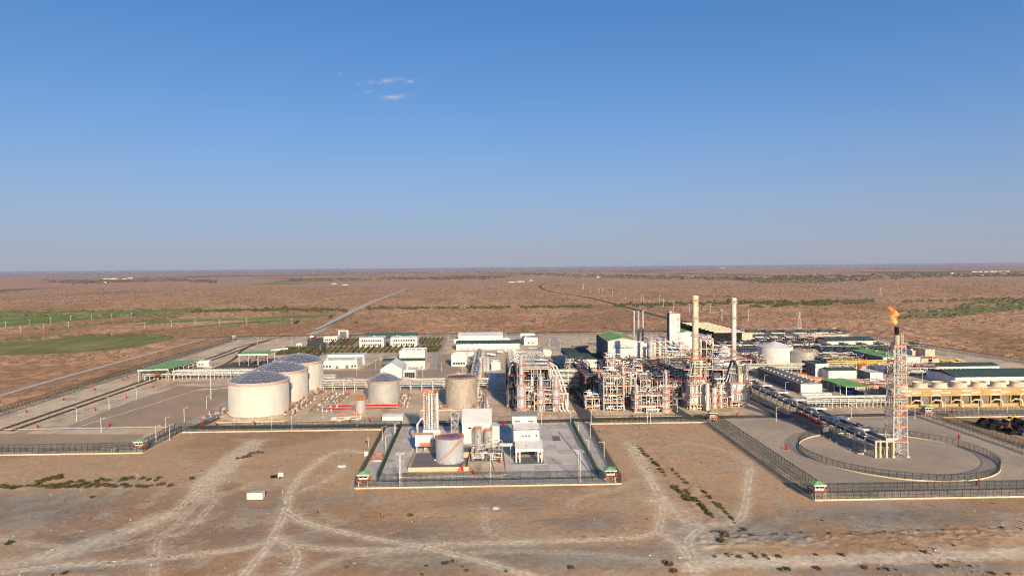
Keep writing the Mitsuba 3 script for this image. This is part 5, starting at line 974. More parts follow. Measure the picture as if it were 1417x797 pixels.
# ------------------------------------------------------------------ the small front unit
building('white process house with sloping white roof in the small front unit', -17.6, -2.6, 350, 12, 10.2, kind='shed', roof='white_roof', rise=5, wins=[(7.6, 8.2, 2, .1, .75)], over=.3)
building('lower white wing right of the white process house', -2.5, 1.6, 347, 9, 9.2, parapet=.2, roof='white_roof')
t = thing('stair_tower', 'grey stair tower left of the white process house', 'stair tower'); m = M()
for a in (-24, -20.4):
    for b in (360, 364): m.box(a, a + .4, b, b + .4, 0, 14)
for z in (3.5, 7, 10.5, 14): m.box(-24, -20, 360, 364.4, z - .25, z); m.rail([(-24, 360, z), (-20, 360, z)], 1.1, w=.2)
for k, z in enumerate((0, 3.5, 7, 10.5)): m.bar((-23.6 if k % 2 else -20.4, 360, z), (-20.4 if k % 2 else -23.6, 360, z + 3.5), .9, .4)
part(t, 'frame', m, 'tank_grey'); part(t, 'cladding', M().box(-23.9, -20.1, 361.5, 361.7, 0, 13.5), 'shade_blue')
t = thing('flare_burner_house', 'white windowless box under the slim lattice tower in the small front unit', 'equipment house')
part(t, 'upper_box', M().box(-36.4, -27.6, 337, 345, 4, 10.2), 'white'); part(t, 'lower_box', M().box(-39.6, -31, 331.5, 336.8, 3.6, 9.2), 'white'); part(t, 'leg', M().box(-36, -35, 338, 339, 0, 4).box(-29, -28, 338, 339, 0, 4).box(-36, -28, 340, 344, 0, 4), 'beige'); part(t, 'leg', M().box(-39.2, -38.6, 332, 332.6, 0, 3.6).box(-32, -31.4, 332, 332.6, 0, 3.6), 'steel')
part(t, 'railing', M().rail([(-39.8, 336, 9.2), (-39.8, 331.3, 9.2), (-31, 331.3, 9.2)], 1.1, w=.13).rail([(-27.5, 337, 10.2), (-27.5, 345, 10.2)], 1.1, w=.13), 'orange'); part(t, 'platform', M().box(-37, -32, 329.6, 331.4, 4.4, 4.6).rail([(-37, 329.6, 4.6), (-32, 329.6, 4.6)], 1.1, w=.16), 'orange')
part(t, 'elbow', M().tube([(-37.4, 341, 7), (-39.4, 341, 7.6), (-39.6, 341, 12), (-37.6, 341, 15), (-36.2, 342, 15)], .55, 10), 'white')
t = thing('lattice_tower', 'slim white lattice tower of upright cooler tubes with orange flecks', 'lattice tower'); rg = np.random.default_rng(77)
for x in (-36, -33.6, -32.2, -29.6): part(t, 'column', M().box(x - .3, x + .3, 341, 341.6, 10.2, 28).box(x - .3, x + .3, 345.4, 346, 0, 28), 'white')
for x in (-34.8, -30.9): part(t, 'cooler_tube', M().tube([(x, 343.4, 10.2), (x, 343.4, 27)], .75, 10), 'pipe'); part(t, 'bracing', orth(M(), (x - 1.1, 340.8, 10), (x + 1.1, 345.8, 28), 40, rg, (.07, .14), 4, .3), 'steel', kind='stuff')
m, l = M(), M()
for z in np.arange(11, 28, 1.25):
    m.bar((-36, 341, z), (-29.6, 341, z), .16); l.box(-36.0, -35.4, 340.5, 340.9, z, z + .3); 
part(t, 'rung', m, 'steel', kind='stuff'); part(t, 'valve', l, 'red', kind='stuff'); part(t, 'railing', M().rail([(-36.6, 340.4, 28), (-29, 340.4, 28), (-29, 346, 28), (-36.6, 346, 28)], 1.1, True, .13), 'orange')
m = M()
for a, b, c, e in ((-39.5, -12.5, 302, 302.5), (-39.5, -39, 302.5, 331), (-13, -12.5, 302.5, 331)): m.box(a, b, c, e, 0, 1.9)
k = thing('bund_wall', 'beige bund wall around the blue roofed tank', 'bund wall'); part(k, 'wall', m, 'beige'); part(k, 'floor', M().box(-39, -13, 302.5, 331, .1, .45), 'slab_grey'); part(k, 'stair', M().bar((-17, 300, .3), (-14, 303, 2.6), 1.0, .15).bar((-17, 299.4, 1.2), (-14, 302.4, 3.5), .1).bar((-17, 300.6, 1.2), (-14, 303.6, 3.5), .1), 'orange')
for px, h in ((661.5, 8.4), (676, 7.4)):
    x, y = at(px, 616); t = thing('pressure_vessel', ('left' if px < 670 else 'right') + ' grey upright vessel in front of the white process house', 'vessel'); part(t, 'shell', M().lathe(x, y, [(1.95, .8), (1.95, h), (1.2, h + .7), (.02, h + .9)], 22), 'tank_grey', 30); part(t, 'skirt', M().lathe(x, y, [(1.7, 0), (1.7, .9)], 18), 'beige'); part(t, 'railing', M().ring_rail(x, y, 1.9, h, 10, w=.13), 'orange'); part(t, 'manhole', M().tube([(x, y - 1.9, h * .6), (x, y - 2.25, h * .6)], .35, 10), 'soot'); part(t, 'ladder', M().bar((x - 2.2, y - .6, .2), (x - 2.2, y - .6, h), .12).bar((x - 2.2, y - .1, .2), (x - 2.2, y - .1, h), .12), 'steel')
t = process_frame('small pipe skid in front of the two grey vessels', -11, 2.4, 317, 330, (3.6,), 3, 2, 71, 90, 0, (), .2, .15, stair=False, beamw=.25)
part(t, 'slab', M().box(-13, 3.4, 316, 333, .1, .3), 'slab_grey'); k = thing('control_shed', 'low beige shed with a flat top left of the pipe skid', 'shed'); part(k, 'wall', M().box(-17, -11.5, 322, 330, .3, 3), 'beige'); part(k, 'roof', M().box(-17.2, -11.3, 321.8, 330.2, 3, 3.25), 'slab_grey')
t = thing('pipe_bridge', 'white pipe bridge on thin legs reaching the stepped white building', 'pipe bridge'); part(t, 'pipe', M().tube([(-9, 323, 6.2), (10, 322, 6.2)], .5, 10), 'white'); part(t, 'pipe', M().tube([(-9, 324.2, 6.2), (10, 323.2, 6.2)], .4, 10), 'white')
part(t, 'beam', M().bar((-9, 323.5, 5.5), (10, 322.5, 5.5), .5, .4), 'white')
for x in (-1.5, 6.5, 9.2): part(t, 'leg', M().box(x, x + .4, 322, 322.4, 0, 5.5).box(x, x + .4, 324.2, 324.6, 0, 5.5).bar((x + .2, 322.2, 1), (x + .2, 324.4, 4.8), .2), 'white')
t = thing('stepped_building', 'stepped white building with an awning on legs at the right of the small front unit', 'stepped building')
part(t, 'upper_block', M().box(7.6, 19.6, 328, 337, 0, 18.6), 'white'); part(t, 'upper_roof', M().section([(327.6, 18.4), (332, 19.9), (337.4, 18.4), (337.4, 18.7), (332, 20.2), (327.6, 18.7)], 0, 7.2, 20), 'grey_roof'); part(t, 'louvre', M().box(9, 11.6, 327.85, 328.05, 15.6, 16.3), 'slate_wall'); part(t, 'louvre', M().box(15.4, 17.8, 327.85, 328.05, 15.6, 16.3), 'slate_wall')
part(t, 'middle_block', M().box(8.2, 20.4, 321.5, 328, 7.4, 13.8), 'white'); part(t, 'middle_roof', M().section([(321.2, 13.8), (328, 15), (328, 15.25), (321.2, 14.05)], 0, 8, 20.6), 'white_roof'); part(t, 'gutter', M().box(8.2, 20.4, 321.1, 321.5, 13.3, 13.75), 'slate_wall')
for i in range(3): part(t, 'window', M().box(12.2 + i * 1.5, 12.9 + i * 1.5, 321.38, 321.52, 10, 10.8), 'dark_glass')
part(t, 'window', M().box(18.6, 19.2, 321.38, 321.52, 10, 10.9), 'dark_glass'); part(t, 'awning', M().section([(313, 6.2), (322, 8.2), (322, 8.5), (313, 6.5)], 0, 8.6, 21.6), 'white_roof'); part(t, 'awning_beam', M().box(8.6, 21.6, 312.9, 313.2, 5.2, 6.3), 'white')
for x in (8.8, 10.4, 19, 20.6): part(t, 'leg', M().box(x, x + .7, 313.2, 313.9, 0, 5.9).box(x, x + .7, 320, 320.7, 0, 7.6), 'white')
for x in (9.1, 19.3): part(t, 'lamp', M().tube([(x + .9, 312.9, 4.2), (x + .9, 313.2, 4.2)], .55, 10), 'red'); part(t, 'brace', M().bar((x, 313.5, 4), (x + 1.6, 313.5, 5.6), .3), 'white')
part(t, 'floor', M().box(8, 22, 311, 322, .1, .22), 'slab_grey'); part(t, 'back_wall', M().box(8.6, 20.4, 326, 327.9, .2, 7.4), 'shade_blue'); part(t, 'ladder', M().bar((13.8, 317.3, 7.6), (14, 315, 7.2), .14), 'soot')
struct('sump_cover', M().box(29.5, 33.5, 352, 362, .09, .2), 'slab_grey', 'dark square sump in the concrete yard')
m = M()
for p, q in (((34, 372), (41.5, 288)), ((-3.5, 330), (-1, 300)), ((-45, 288.8), (42, 288.8)), ((-34, 388), (-36.5, 332)), ((3, 330), (4, 300))): m.bar(V3(*p, .17), V3(*q, .17), .35, .2)
struct('drain_channel', m, 'slate_wall', 'dark drain lines in the concrete yard of the small front unit')
struct('gravel_bed', M().sheet([(-41, 294), (3, 294), (4, 298), (3, 314), (-12, 314), (-12, 301), (-41, 301)], .175), 'yard', 'tan gravel bed in front of the bund wall')
struct('kerb', M().tube([(-46, 318, .2), (-45.6, 300, .2), (-44.5, 294, .2), (-41, 293.4, .2), (2.6, 293.4, .2), (4.2, 296, .2), (3.6, 330, .2)], .22, 5), 'plinth', 'pale kerb around the gravel bed')
# skid with an orange frame and a valve standing at the outer left fence
x, y = at(523, 636); t = thing('valve_skid', 'orange railed valve skid between the fences left of the small front unit', 'valve skid'); part(t, 'base', M().box(x - 2.5, x + 2.5, y - 3, y + 3, .1, .5), 'white'); part(t, 'railing', M().rail([(x - 2.4, y - 3, 1.4), (x + 2.4, y - 3, 1.4), (x + 2.4, y + 3, 1.4), (x - 2.4, y + 3, 1.4)], 1.1, True, .2), 'orange'); part(t, 'pipework', orth(M(), (x - 2.4, y - 3, .5), (x + 2.4, y + 3, 2.6), 18, np.random.default_rng(8), (.14, .25)), 'pipe', kind='stuff')
x, y = at(507, 633); t = thing('wall_cabinet', 'white cabinet hung on the outer left fence of the small front unit', 'cabinet'); part(t, 'body', M().box(x - 1, x + 1, y, y + 1.2, .8, 2.9), 'white'); part(t, 'leg', M().box(x - .8, x - .6, y + .2, y + .4, 0, .8).box(x + .6, x + .8, y + .2, y + .4, 0, .8), 'steel'); x, y = at(510, 620); t = thing('siren_post', 'post with an orange horn above the white fence cabinet', 'siren post'); part(t, 'pole', M().tube([(x, y, 0), (x, y, 5)], .12, 6), 'white'); part(t, 'horn', M().tube([(x, y, 5), (x, y - .8, 5)], [.3, .7], 10), 'orange')

# manifolds beside the tanks
def manifold(label, pts, w, seed, h=2.0, orange=True):
    t = thing('pipe_manifold', label, 'pipe manifold'); rg = np.random.default_rng(seed); a, b = V3(*pts[0], 0), V3(*pts[1], 0); d = (b - a) / np.linalg.norm(b - a); nn = V3(-d[1], d[0], 0)
    p = M()
    for i in range(6): o = nn * (i / 5 - .5) * w; p.tube([a + o + V3(0, 0, .7), b + o + V3(0, 0, .7)], .22, 6)
    part(t, 'pipe', p, 'pipe', kind='stuff'); L = np.linalg.norm(b - a); pf, q = M(), M()
    for i in range(max(2, int(L / 9))):
        c = a + d * (L * (i + .4) / max(2, int(L / 9))); e = c + d * 4.5
        for s in (-w * .5, w * .5): pf.bar(c + nn * s + V3(0, 0, h), e + nn * s + V3(0, 0, h), .9, .15); pf.rail([c + nn * s + V3(0, 0, h), e + nn * s + V3(0, 0, h)], 1.0, w=.14)
        for k in range(5): z = c + d * rg.uniform(0, 5) + nn * rg.uniform(-w, w) * .7; q.tube([z, z + V3(0, 0, rg.uniform(1, 2.4))], .2, 6); q.box(z[0] - .5, z[0] + .5, z[1] - .3, z[1] + .3, .3, .9)
    part(t, 'platform', pf, 'orange', kind='stuff'); part(t, 'valve', q, 'white', kind='stuff'); return t
manifold('orange platformed manifold right of the nearest cream tank', survey((398, 577), (428, 553)), 6, 1); manifold('orange platformed manifold right of the middle cream tank', survey((416, 556), (448, 540)), 6, 2); manifold('dense valve manifold between cream tanks and the grey domed tank', survey((440, 572), (472, 545)), 12, 3, 1.2)
manifold('red and white valve manifold left of the nearest cream tank', survey((282, 583), (318, 566)), 8, 4); manifold('long manifold in front of the small grey tank', survey((458, 581), (500, 579)), 8, 5, 1.6); manifold('manifold with orange platform right of the grey domed tank', survey((556, 566), (562, 548)), 5, 6); manifold('orange platformed manifold right of the beige ringed tank', survey((664, 575), (667, 540)), 7, 7, 3); manifold('small manifold left of the beige ringed tank', survey((600, 572), (607, 560)), 5, 8, 1.6)
x, y = at(545, 582); whole('pump_shelter', M().section([(y, 0), (y, 2.6), (y + 4, 3.4), (y + 4, 0)], 0, x - 7, x + 5.4), 'white', 'low white shelter in front of the grey domed tank', 'shelter')
m = M().bar((-111, 449, .5), (-62, 450, .5), .5, .9).bar((-111, 440, .35), (-62, 441, .35), .4, .5); whole('low_bund', m, 'red', 'low red edged kerb bund in front of the grey domed tank', 'bund'); 
m = M()
for p, q in (((-126, 392 + 18), (-122, 490)), ((-48, 432), (-47, 470)), ((-48, 432), (-6, 431)), ((-178 + 13, 405), (-126, 407))): m.bar(V3(*p, .4), V3(*q, .4), .5, .8)
whole('bund_kerb', m, 'beige', 'low beige bund walls around the storage tanks', 'bund')

# ------------------------------------------------------------------ railway, plots, gardens
def railway(label, pts):
    c = smooth_line(pts, 6); t = numbered('railway_track'); labels[t] = {'label': label, 'kind': 'structure'}
    part(t, 'ballast', M().ribbon(c, 3.4, .13), 'sleeper'); d = np.gradient(c, axis=0); d /= np.linalg.norm(d, axis=1, keepdims=True); nn = np.stack([-d[:, 1], d[:, 0]], 1)
    for s in (-.8, .8):
        m = M(); q = np.c_[c + nn * s, np.full(len(c), .26)]
        for a, b in zip(q[:-1], q[1:]): m.bar(a, b, .25, .3)
        part(t, 'rail', m, 'rail')
out = survey((400, 464), (440, 456.5), (480, 438), (520, 420), (556, 404))
railway('left railway track running under the loading shed', np.vstack([[(-283.5, 392), (-286, 470), (-289, 562), (-293, 680), (-297, 760)], survey((330, 481), (370, 471)), out]))
railway('right railway track beside the left one', [(-275.5, 392), (-278, 470), (-281, 562), (-285, 680), (-288, 770), tuple(at(352, 476))])
railway('curved siding passing the truck loading canopy', np.vstack([survey((290, 512), (312, 504), (326, 495), (334, 486), (350, 478), (372, 471))]))
diff('earth', worn((.47, .345, .235), (.39, .29, .205), .06, False))
for pts, lab in (([(92, 591), (152, 566), (215, 545), (248, 534), (322, 536), (316, 552), (262, 586), (240, 592)], 'brown earth plot in the open yard left of the cream tanks'), ([(0, 600), (200, 601), (190, 617), (0, 617)], 'bare earth strip along the front left fence'), ([(505, 515), (604, 512), (606, 490), (640, 490), (630, 522), (520, 524)], 'earth plot among the white buildings'), ([(446, 512), (498, 512), (524, 498), (545, 498), (520, 523), (440, 523)], 'earth plot behind the grey domed tank')):
    struct('earth_plot', M().sheet(survey(*pts), .067), 'earth', lab)
road('plant_road', survey((232, 600), (262, 586), (300, 566), (322, 552)), 6, 'road_pale', 'pale track climbing from the front fence past the nearest cream tank', .082)
for pts, lab in (([(430, 489), (620, 486)], 'pale road in front of the garden beds'), ([(440, 513), (620, 511)], 'pale road in front of the long low white building'), ([(598, 512), (604, 487), (606, 468)], 'pale road right of the garden beds'), ([(600, 468), (760, 466), (830, 465)], 'pale road along the back fence'), ([(735, 490), (770, 466)], 'pale diagonal road in the empty back yard'), ([(780, 490), (765, 466)], 'second pale road in the empty back yard')):
    road('plant_road', survey(*pts), 6, 'road_pale', lab, .088, False)
hedge = []
for v in range(3):
    rg = np.random.default_rng(90 + v); m = M()
    for i in range(420):
        c = V3(rg.uniform(-1.3, 1.3), rg.uniform(-.5, .5) * 56, rg.uniform(.1, 1.7)); s_ = rg.uniform(.45, .95); a, b = rg.normal(size=3), rg.normal(size=3); a /= np.linalg.norm(a); b -= a * (a @ b); b /= np.linalg.norm(b)
        m.add([c - a * s_, c + b * s_, c + a * s_, c - b * s_], [[0, 1, 2], [0, 2, 3]])
    hedge.append(mikit.ply(m.arrays(), 'm_' + ('leaf', 'leaf_dark', 'leaf')[v]))
def hedges(rows, lab, v0=0):
    for i, (p, q) in enumerate(rows):
        (xa, ya), (xb, yb) = at(*p), at(*q); k = numbered('hedge'); scene[k] = {**hedge[(i + v0) % 3], **placed((xa + xb) / 2, (ya + yb) / 2, .1, math.atan2(xa - xb, yb - ya), (1, math.hypot(xb - xa, yb - ya) / 56, 1))}; labels[k] = {'label': lab, 'category': 'hedge', 'group': lab}
hedges([((434 + i * 7.6, 490 - i * .15), (442.5 + i * 7.6, 481.5 - i * .1)) for i in range(23)], 'slanting green hedge row in the garden beds in front of the office building')
hedges([((455 + i * 6, 478.5), (466 + i * 6, 469.5)) for i in range(6)], 'slanting green hedge row in the garden bed left of the office building', 1)
hedges([((578 + i * 5.6, 477), (584.5 + i * 5.6, 468.5)) for i in range(6)], 'slanting hedge row in the garden bed right of the office building'); hedges([((586 + i * 6, 487.5), (591.5 + i * 6, 479)) for i in range(4)], 'slanting hedge row in the lower garden bed right of the office building')
hedges([((383 + i * 4.5, 491 - i * .1), (398 + i * 4.5, 481.5)) for i in range(10)], 'dense dark hedge row at the left end of the garden beds', 1)
struct('garden_bed', M().sheet(survey((378, 492), (612, 487), (620, 466.5), (578, 467), (577, 481), (498, 482), (498, 468), (462, 468.5)), .07), 'earth', 'earth garden beds around the office building')

# ------------------------------------------------------------------ vehicles and small things
def truck(x, y, rot, label, cab='white', body='white', L=8.5, group=None, name='truck', cargo=2.3):
    t = thing(name, label, 'truck', group); kw = placed(x, y, .09, rot); P = lambda n, m, mat: part(t, n, mikit.ply(m.arrays(), 'm_' + mat), mat, **kw)
    P('chassis', M().box(-1, 1, 0, L, .6, .95), 'soot'); P('cab', M().section([(0, .7), (2.2, .7), (2.2, 3), (.6, 3), (0, 1.9)], 0, -1.2, 1.2), cab); P('windscreen', M().section([(-.03, 1.9), (.55, 3.0), (.52, 2.85), (.0, 1.85)], 0, -1.05, 1.05), 'dark_glass'); P('cargo_body', M().box(-1.25, 1.25, 2.5, L, .96, .96 + cargo), body)
    for s in (-1.05, 1.05):
        for yy in (1.2, L - 2.6, L - 1.3): P('wheel', M().tube([(s - .18, yy, .5), (s + .18, yy, .5)], .5, 12), 'tyre')
for i, (px, py) in enumerate(((1154, 555), (1162, 556.5), (1170, 558.5), (1178, 560.5))): truck(*at(px, py), .9, ORD[i] + ' white lorry parked in the row below the green roofed shelter', group='white lorries below the green shelter', L=8)
for i, (px, py) in enumerate(((374, 487.5), (378.5, 487), (383, 486.5), (387, 486))): truck(*at(px, py), -.9, ORD[i] + ' white tanker lorry in the queue behind the truck canopy', group='white lorries behind the truck canopy', L=9)
for (px, py), lab in zip(((683, 492.5), (687, 493.5), (697, 489.5), (707, 488.5), (711, 488)), ('white lorry with dark load in front of the long warehouse', 'white van beside the lorry with dark load', 'small white truck left of the thin mast', 'white truck right of the thin mast', 'rightmost white truck in front of the long warehouse')): truck(*at(px, py), 1.2, lab, L=6.5)
x, y = at(437, 468); truck(x, y, 1.5, 'red and white truck waiting left of the gate', 'red', 'white', 7); x, y = at(486, 467); truck(x, y, 1.5, 'red and white truck right of the gate arch', 'red', 'white', 7)
for px, py, L, lab in ((406, 450, 60, 'dark goods train on the track towards the gate'), (455, 441, 46, 'shorter dark train farther along the track')):
    (x, y), (x2, y2) = at(px, py), at(px + 10, py - 5.5); d = V3(x2 - x, y2 - y, 0); d /= np.linalg.norm(d); t = thing('goods_train', lab, 'train')
    for i in range(int(L / 15)): p = V3(x, y, 0) + d * i * 15.5; part(t, 'wagon', M().bar(p + V3(0, 0, 2.3), p + d * 14 + V3(0, 0, 2.3), 3, 3).bar(p + V3(0, 0, .6), p + d * 13 + V3(0, 0, .6), 2, .6), 'rail')
x, y = at(352.5, 692); t = thing('shipping_container', 'white container hut on bare ground in front of the plant', 'container'); P = lambda n, m, mat: part(t, n, mikit.ply(m.arrays(), 'm_' + mat), mat, **placed(x, y, .1, -.05))
P('body', M().box(-3.1, 3.1, 0, 2.6, .15, 2.75), 'white'); P('roof', M().box(-3.15, 3.15, -.05, 2.65, 2.75, 2.85), 'steel'); P('skid', M().box(-3, -2.6, .1, 2.5, 0, .15).box(2.6, 3, .1, 2.5, 0, .15), 'soot')
for i in range(13): P('rib', M().box(-3.0 + i * .48, -2.88 + i * .48, -.04, .0, .3, 2.6), 'white')
x, y = at(388, 662); t = thing('small_trailer', 'white box trailer with a dark drawbar on bare ground', 'trailer'); P = lambda n, m, mat: part(t, n, mikit.ply(m.arrays(), 'm_' + mat), mat, **placed(x, y, .05, .25))
P('body', M().section([(-1, .6), (1.2, .6), (1.4, 2.2), (-.7, 2.6), (-1.1, 1.4)], 1, 0, 2), 'white'); P('drawbar', M().box(-4, -1.1, .2, 1.6, .5, 1.3), 'soot'); P('wheel', M().tube([(-.1, -.1, .45), (-.1, .15, .45)], .45, 12), 'tyre'); P('wheel', M().tube([(-.1, 1.9, .45), (-.1, 2.1, .45)], .45, 12), 'tyre')
def rock(x, y, s, seed, label, mat='white', n=2, flat=.4):
    v = trimesh.creation.icosphere(n); p = np.array(v.vertices); p *= (.6 + .8 * meshkit.noise(p * 1.7 + seed))[:, None]; p[:, 2] *= flat; return whole('boulder', M().add(p * s + V3(x, y, s * .12), v.faces), mat, label, 'boulder')
x, y = at(473, 645); rock(x, y, 2.0, 3, 'pale crumpled heap on the sand between the tyre tracks and the small unit', 'white', 2, .35)
x, y = at(686, 703); rock(x, y, 1.5, 5, 'small heap of pale rubble in front of the small unit', 'steel', 2, .3); x, y = at(391.5, 682); t = thing('marker_post', 'tiny red and white marker post by the tyre tracks', 'post'); part(t, 'post', M().box(x - .12, x + .12, y - .12, y + .12, 0, 1.6), 'white'); part(t, 'band', M().box(x - .14, x + .14, y - .14, y + .14, .9, 1.3), 'red')
x, y = at(156, 627); t = thing('cabinet', 'grey electrical cabinet between the fences at the front left', 'cabinet'); part(t, 'body', M().box(x - 1, x + 1, y, y + 1.4, .1, 2.1), 'tank_grey'); part(t, 'plinth', M().box(x - 1.1, x + 1.1, y - .1, y + 1.5, 0, .14), 'beige')
hyd = [('column', mikit.ply(M().tube([(0, 0, 0), (0, 0, 1.3)], .3, 8).box(-.45, .45, -.35, .35, 0, .25).arrays(), 'm_red'), 0), ('nozzle', mikit.ply(M().tube([(-.75, 0, .9), (.75, 0, .9)], .18, 7).tube([(0, 0, 1.3), (.3, -.9, 1.9)], .2, 7).arrays(), 'm_red'), 0)]
def hydrants(px, lab, s=1.0):
    for (x, y), w in ordered(survey(*px)): t = thing('fire_monitor', f'{w}, {lab}', 'fire monitor', lab); clone(hyd, t, **placed(x, y, .1, R.uniform(0, 6), s))
hydrants(((37, 571), (88, 554), (131, 540), (169, 526.5), (177, 524), (52, 592), (132, 568), (175, 551), (212, 537), (152, 590)), 'red fire monitor along the railway yard', 1.15)
hydrants(((353, 588), (484, 584), (512, 583), (480, 547), (300, 590), (280, 588)), 'red fire monitor between the tanks and the front fence', 1.2)
hydrants(((697, 588), (875, 578), (1020, 576), (1088, 622), (1327, 607), (1317, 571), (640, 652), (655, 656), (691, 640), (1352, 671)), 'red fire monitor in the process and flare yards', 1.2)

# ------------------------------------------------------------------ scrap yard at the right edge
rg = np.random.default_rng(12)
for i in range(70):
    x, y = 264 + rg.random() * 55, 338 + rg.random() * 34
    if x < 262 + (372 - y) * .4 or rg.random() < .12: continue
    k = numbered('pipe_bundle'); r = rg.uniform(.6, 1.2); L = rg.uniform(3, 7); a = rg.uniform(-.3, .3); d = V3(math.sin(a), math.cos(a), 0)
    scene[k] = mikit.ply(M().tube([V3(x, y, r + .1), V3(x, y, r + .1) + d * L], r, 8).tube([V3(x + r * 1.8, y, r + .1), V3(x + r * 1.8, y, r + .1) + d * L], r, 8).tube([V3(x + r * .9, y, r * 2.6), V3(x + r * .9, y, r * 2.6) + d * L * .9], r, 8).arrays(), 'm_' + ('soot', 'pipe_dark', 'soot', 'rail')[i % 4]); labels[k] = {'label': 'dark bundle of scrap pipes in the yard below the cooling tower', 'category': 'pipe bundle', 'group': 'dark scrap pipe bundles in the yard below the cooling tower'}
x, y = at(1396, 586); t = thing('excavator', 'yellow excavator beside the dark scrap pipes', 'excavator'); part(t, 'track', M().box(x - 2, x + 2.4, y, y + .8, .1, 1).box(x - 2, x + 2.4, y + 2.2, y + 3, .1, 1), 'tyre'); part(t, 'body', M().box(x - 2.2, x + 1.8, y + .2, y + 2.8, 1, 2.6), 'yellow'); part(t, 'cab', M().box(x + .4, x + 1.8, y + .3, y + 1.4, 2.6, 3.7), 'dark_glass'); part(t, 'boom', M().bar((x + 1.8, y + 1.5, 2.2), (x + 5, y + 1.5, 4.4), .5).bar((x + 5, y + 1.5, 4.4), (x + 6.6, y + 1.5, 1.4), .4), 'yellow'); part(t, 'bucket', M().box(x + 6, x + 7.2, y + .9, y + 2.1, .5, 1.5), 'soot')
for i, (px, py) in enumerate(((1310, 505), (1322, 506), (1331, 504))):
    x, y = at(px, py); t = thing('mobile_crane', ('left', 'middle', 'right')[i] + ' yellow machine parked in front of the right perimeter fence', 'crane'); part(t, 'carrier', M().box(x - 4, x + 5, y, y + 2.8, .8, 2), 'yellow'); part(t, 'cab', M().box(x - 4, x - 2, y, y + 2.6, 2, 3.8), 'yellow'); part(t, 'boom', M().bar((x + 3, y + 1.4, 2.6), (x - 5.5, y + 1.4, 5.2), .8), 'yellow'); part(t, 'window', M().box(x - 4.05, x - 2.4, y - .05, y + .1, 2.7, 3.5), 'dark_glass')
    for s in (-3, -1, 2, 4): part(t, 'wheel', M().tube([(x + s, y - .1, .6), (x + s, y + .5, .6)], .6, 12), 'tyre')

# ------------------------------------------------------------------ flame and smoke
def flame(seed, sc, z0, z1, r0):
    m = M(); N = 22; zs = np.linspace(0, 1, N); g = np.arange(14) * 2 * np.pi / 14; rg = np.random.default_rng(seed + 3); v = []
    for k, s in enumerate(zs):
        h = (z0 - 62) / 17 + (z1 - z0) / 17 * s; K = .52
        cx = FX - .3 - 3.0 * h - 1.0 * math.sin(h * 7.2 + .3); cz = 61.8 + (z0 + (z1 - z0) * s - 62) * K; rr = r0 * sc * (math.sin(np.pi * min(1, s * .90 + .06)) ** .7) * (1.15 - .75 * s)
        for a in g:
            n = meshkit.noise(V3(math.cos(a) * 1.8 + seed * 9, math.sin(a) * 1.8, cz * 1.5)); q = rr * (.15 + 1.7 * n)
            v.append((cx + q * math.cos(a), FY + q * math.sin(a) * .8, cz + (n - .5) * 1.6 * sc))
    i, j = np.meshgrid(np.arange(N - 1), np.arange(14), indexing='ij'); q = np.stack([i * 14 + j, i * 14 + (j + 1) % 14, (i + 1) * 14 + (j + 1) % 14, (i + 1) * 14 + j], -1).reshape(-1, 4)
    return m.add(v, np.vstack([q[:, [0, 1, 2]], q[:, [0, 2, 3]]]))
labels['flame'] = {'label': 'orange gas flame leaning left above the flare tip', 'category': 'flame'}
for i, (sc, a, b, col) in enumerate(((.8, 62.3, 70.5, (.22, .050, .006)), (.85, 66, 74.5, (.24, .060, .008)), (.8, 71.5, 78.8, (.20, .042, .005)), (.62, 63, 67.8, (.30, .14, .045)), (.6, 66.5, 71.5, (.26, .10, .022)), (.6, 70.5, 75, (.28, .12, .03)), (.55, 74.6, 77.8, (.24, .075, .012)))):
    m_ = flame(i, sc, a, b, 1.7); dx = (0, .3, 0, .55, -.7, .5, -.4)[i]; m_.v[0] = m_.v[0] + V3(dx * .6, -.7 if i > 2 else 0, 0)
    part('flame', 'tongue', {**mikit.ply(m_.arrays(), 'm_soot'), 'emitter': {'type': 'area', 'radiance': rgb(col)}}, None)

ic = trimesh.creation.icosphere(3); q = np.array(ic.vertices); q *= (.55 + .75 * meshkit.fbm(q * 1.6 + 4, 3, 2))[:, None]
scene['smoke_gas'] = {'type': 'homogeneous', 'albedo': rgb((.42, .37, .34)), 'sigma_t': .035}
scene['flare_smoke'] = {**mikit.ply((q * V3(15, 5, 5) + V3(FX - 14, FY + 4, 76), np.array(ic.faces)), None, True), 'bsdf': {'type': 'null'}, 'interior': {'type': 'ref', 'id': 'smoke_gas'}, 'exterior': {'type': 'ref', 'id': 'air'}}
labels['flare_smoke'] = {'kind': 'stuff', 'label': 'faint brown smoke drifting left of the flare flame', 'category': 'smoke'}

# ------------------------------------------------------------------ vegetation
def shrub_mesh(seed, n=70, mat='leaf'):
    rg = np.random.default_rng(seed); m = M()
    for i in range(4): a = rg.uniform(0, 6.3); m.bar((0, 0, 0), (math.cos(a) * .5, math.sin(a) * .5, .6), .06)
    for i in range(n):
        d = rg.normal(size=3); d[2] = abs(d[2]); d /= np.linalg.norm(d); c = d * rg.uniform(.45, 1.0) * V3(1, 1, .85) * (.75 + .5 * meshkit.noise(d * 2 + seed)); s = rg.uniform(.14, .30)
        a, b = rg.normal(size=3), rg.normal(size=3); a /= np.linalg.norm(a); b -= a * (a @ b); b /= np.linalg.norm(b)
        m.add([c - a * s, c + b * s * .7, c + a * s, c - b * s * .7], [[0, 1, 2], [0, 2, 3]])
    return mikit.ply(m.arrays(), 'm_' + mat)
SHRUB = [shrub_mesh(i, 80, ('leaf', 'leaf_dark', 'leaf', 'scrub')[i]) for i in range(4)]
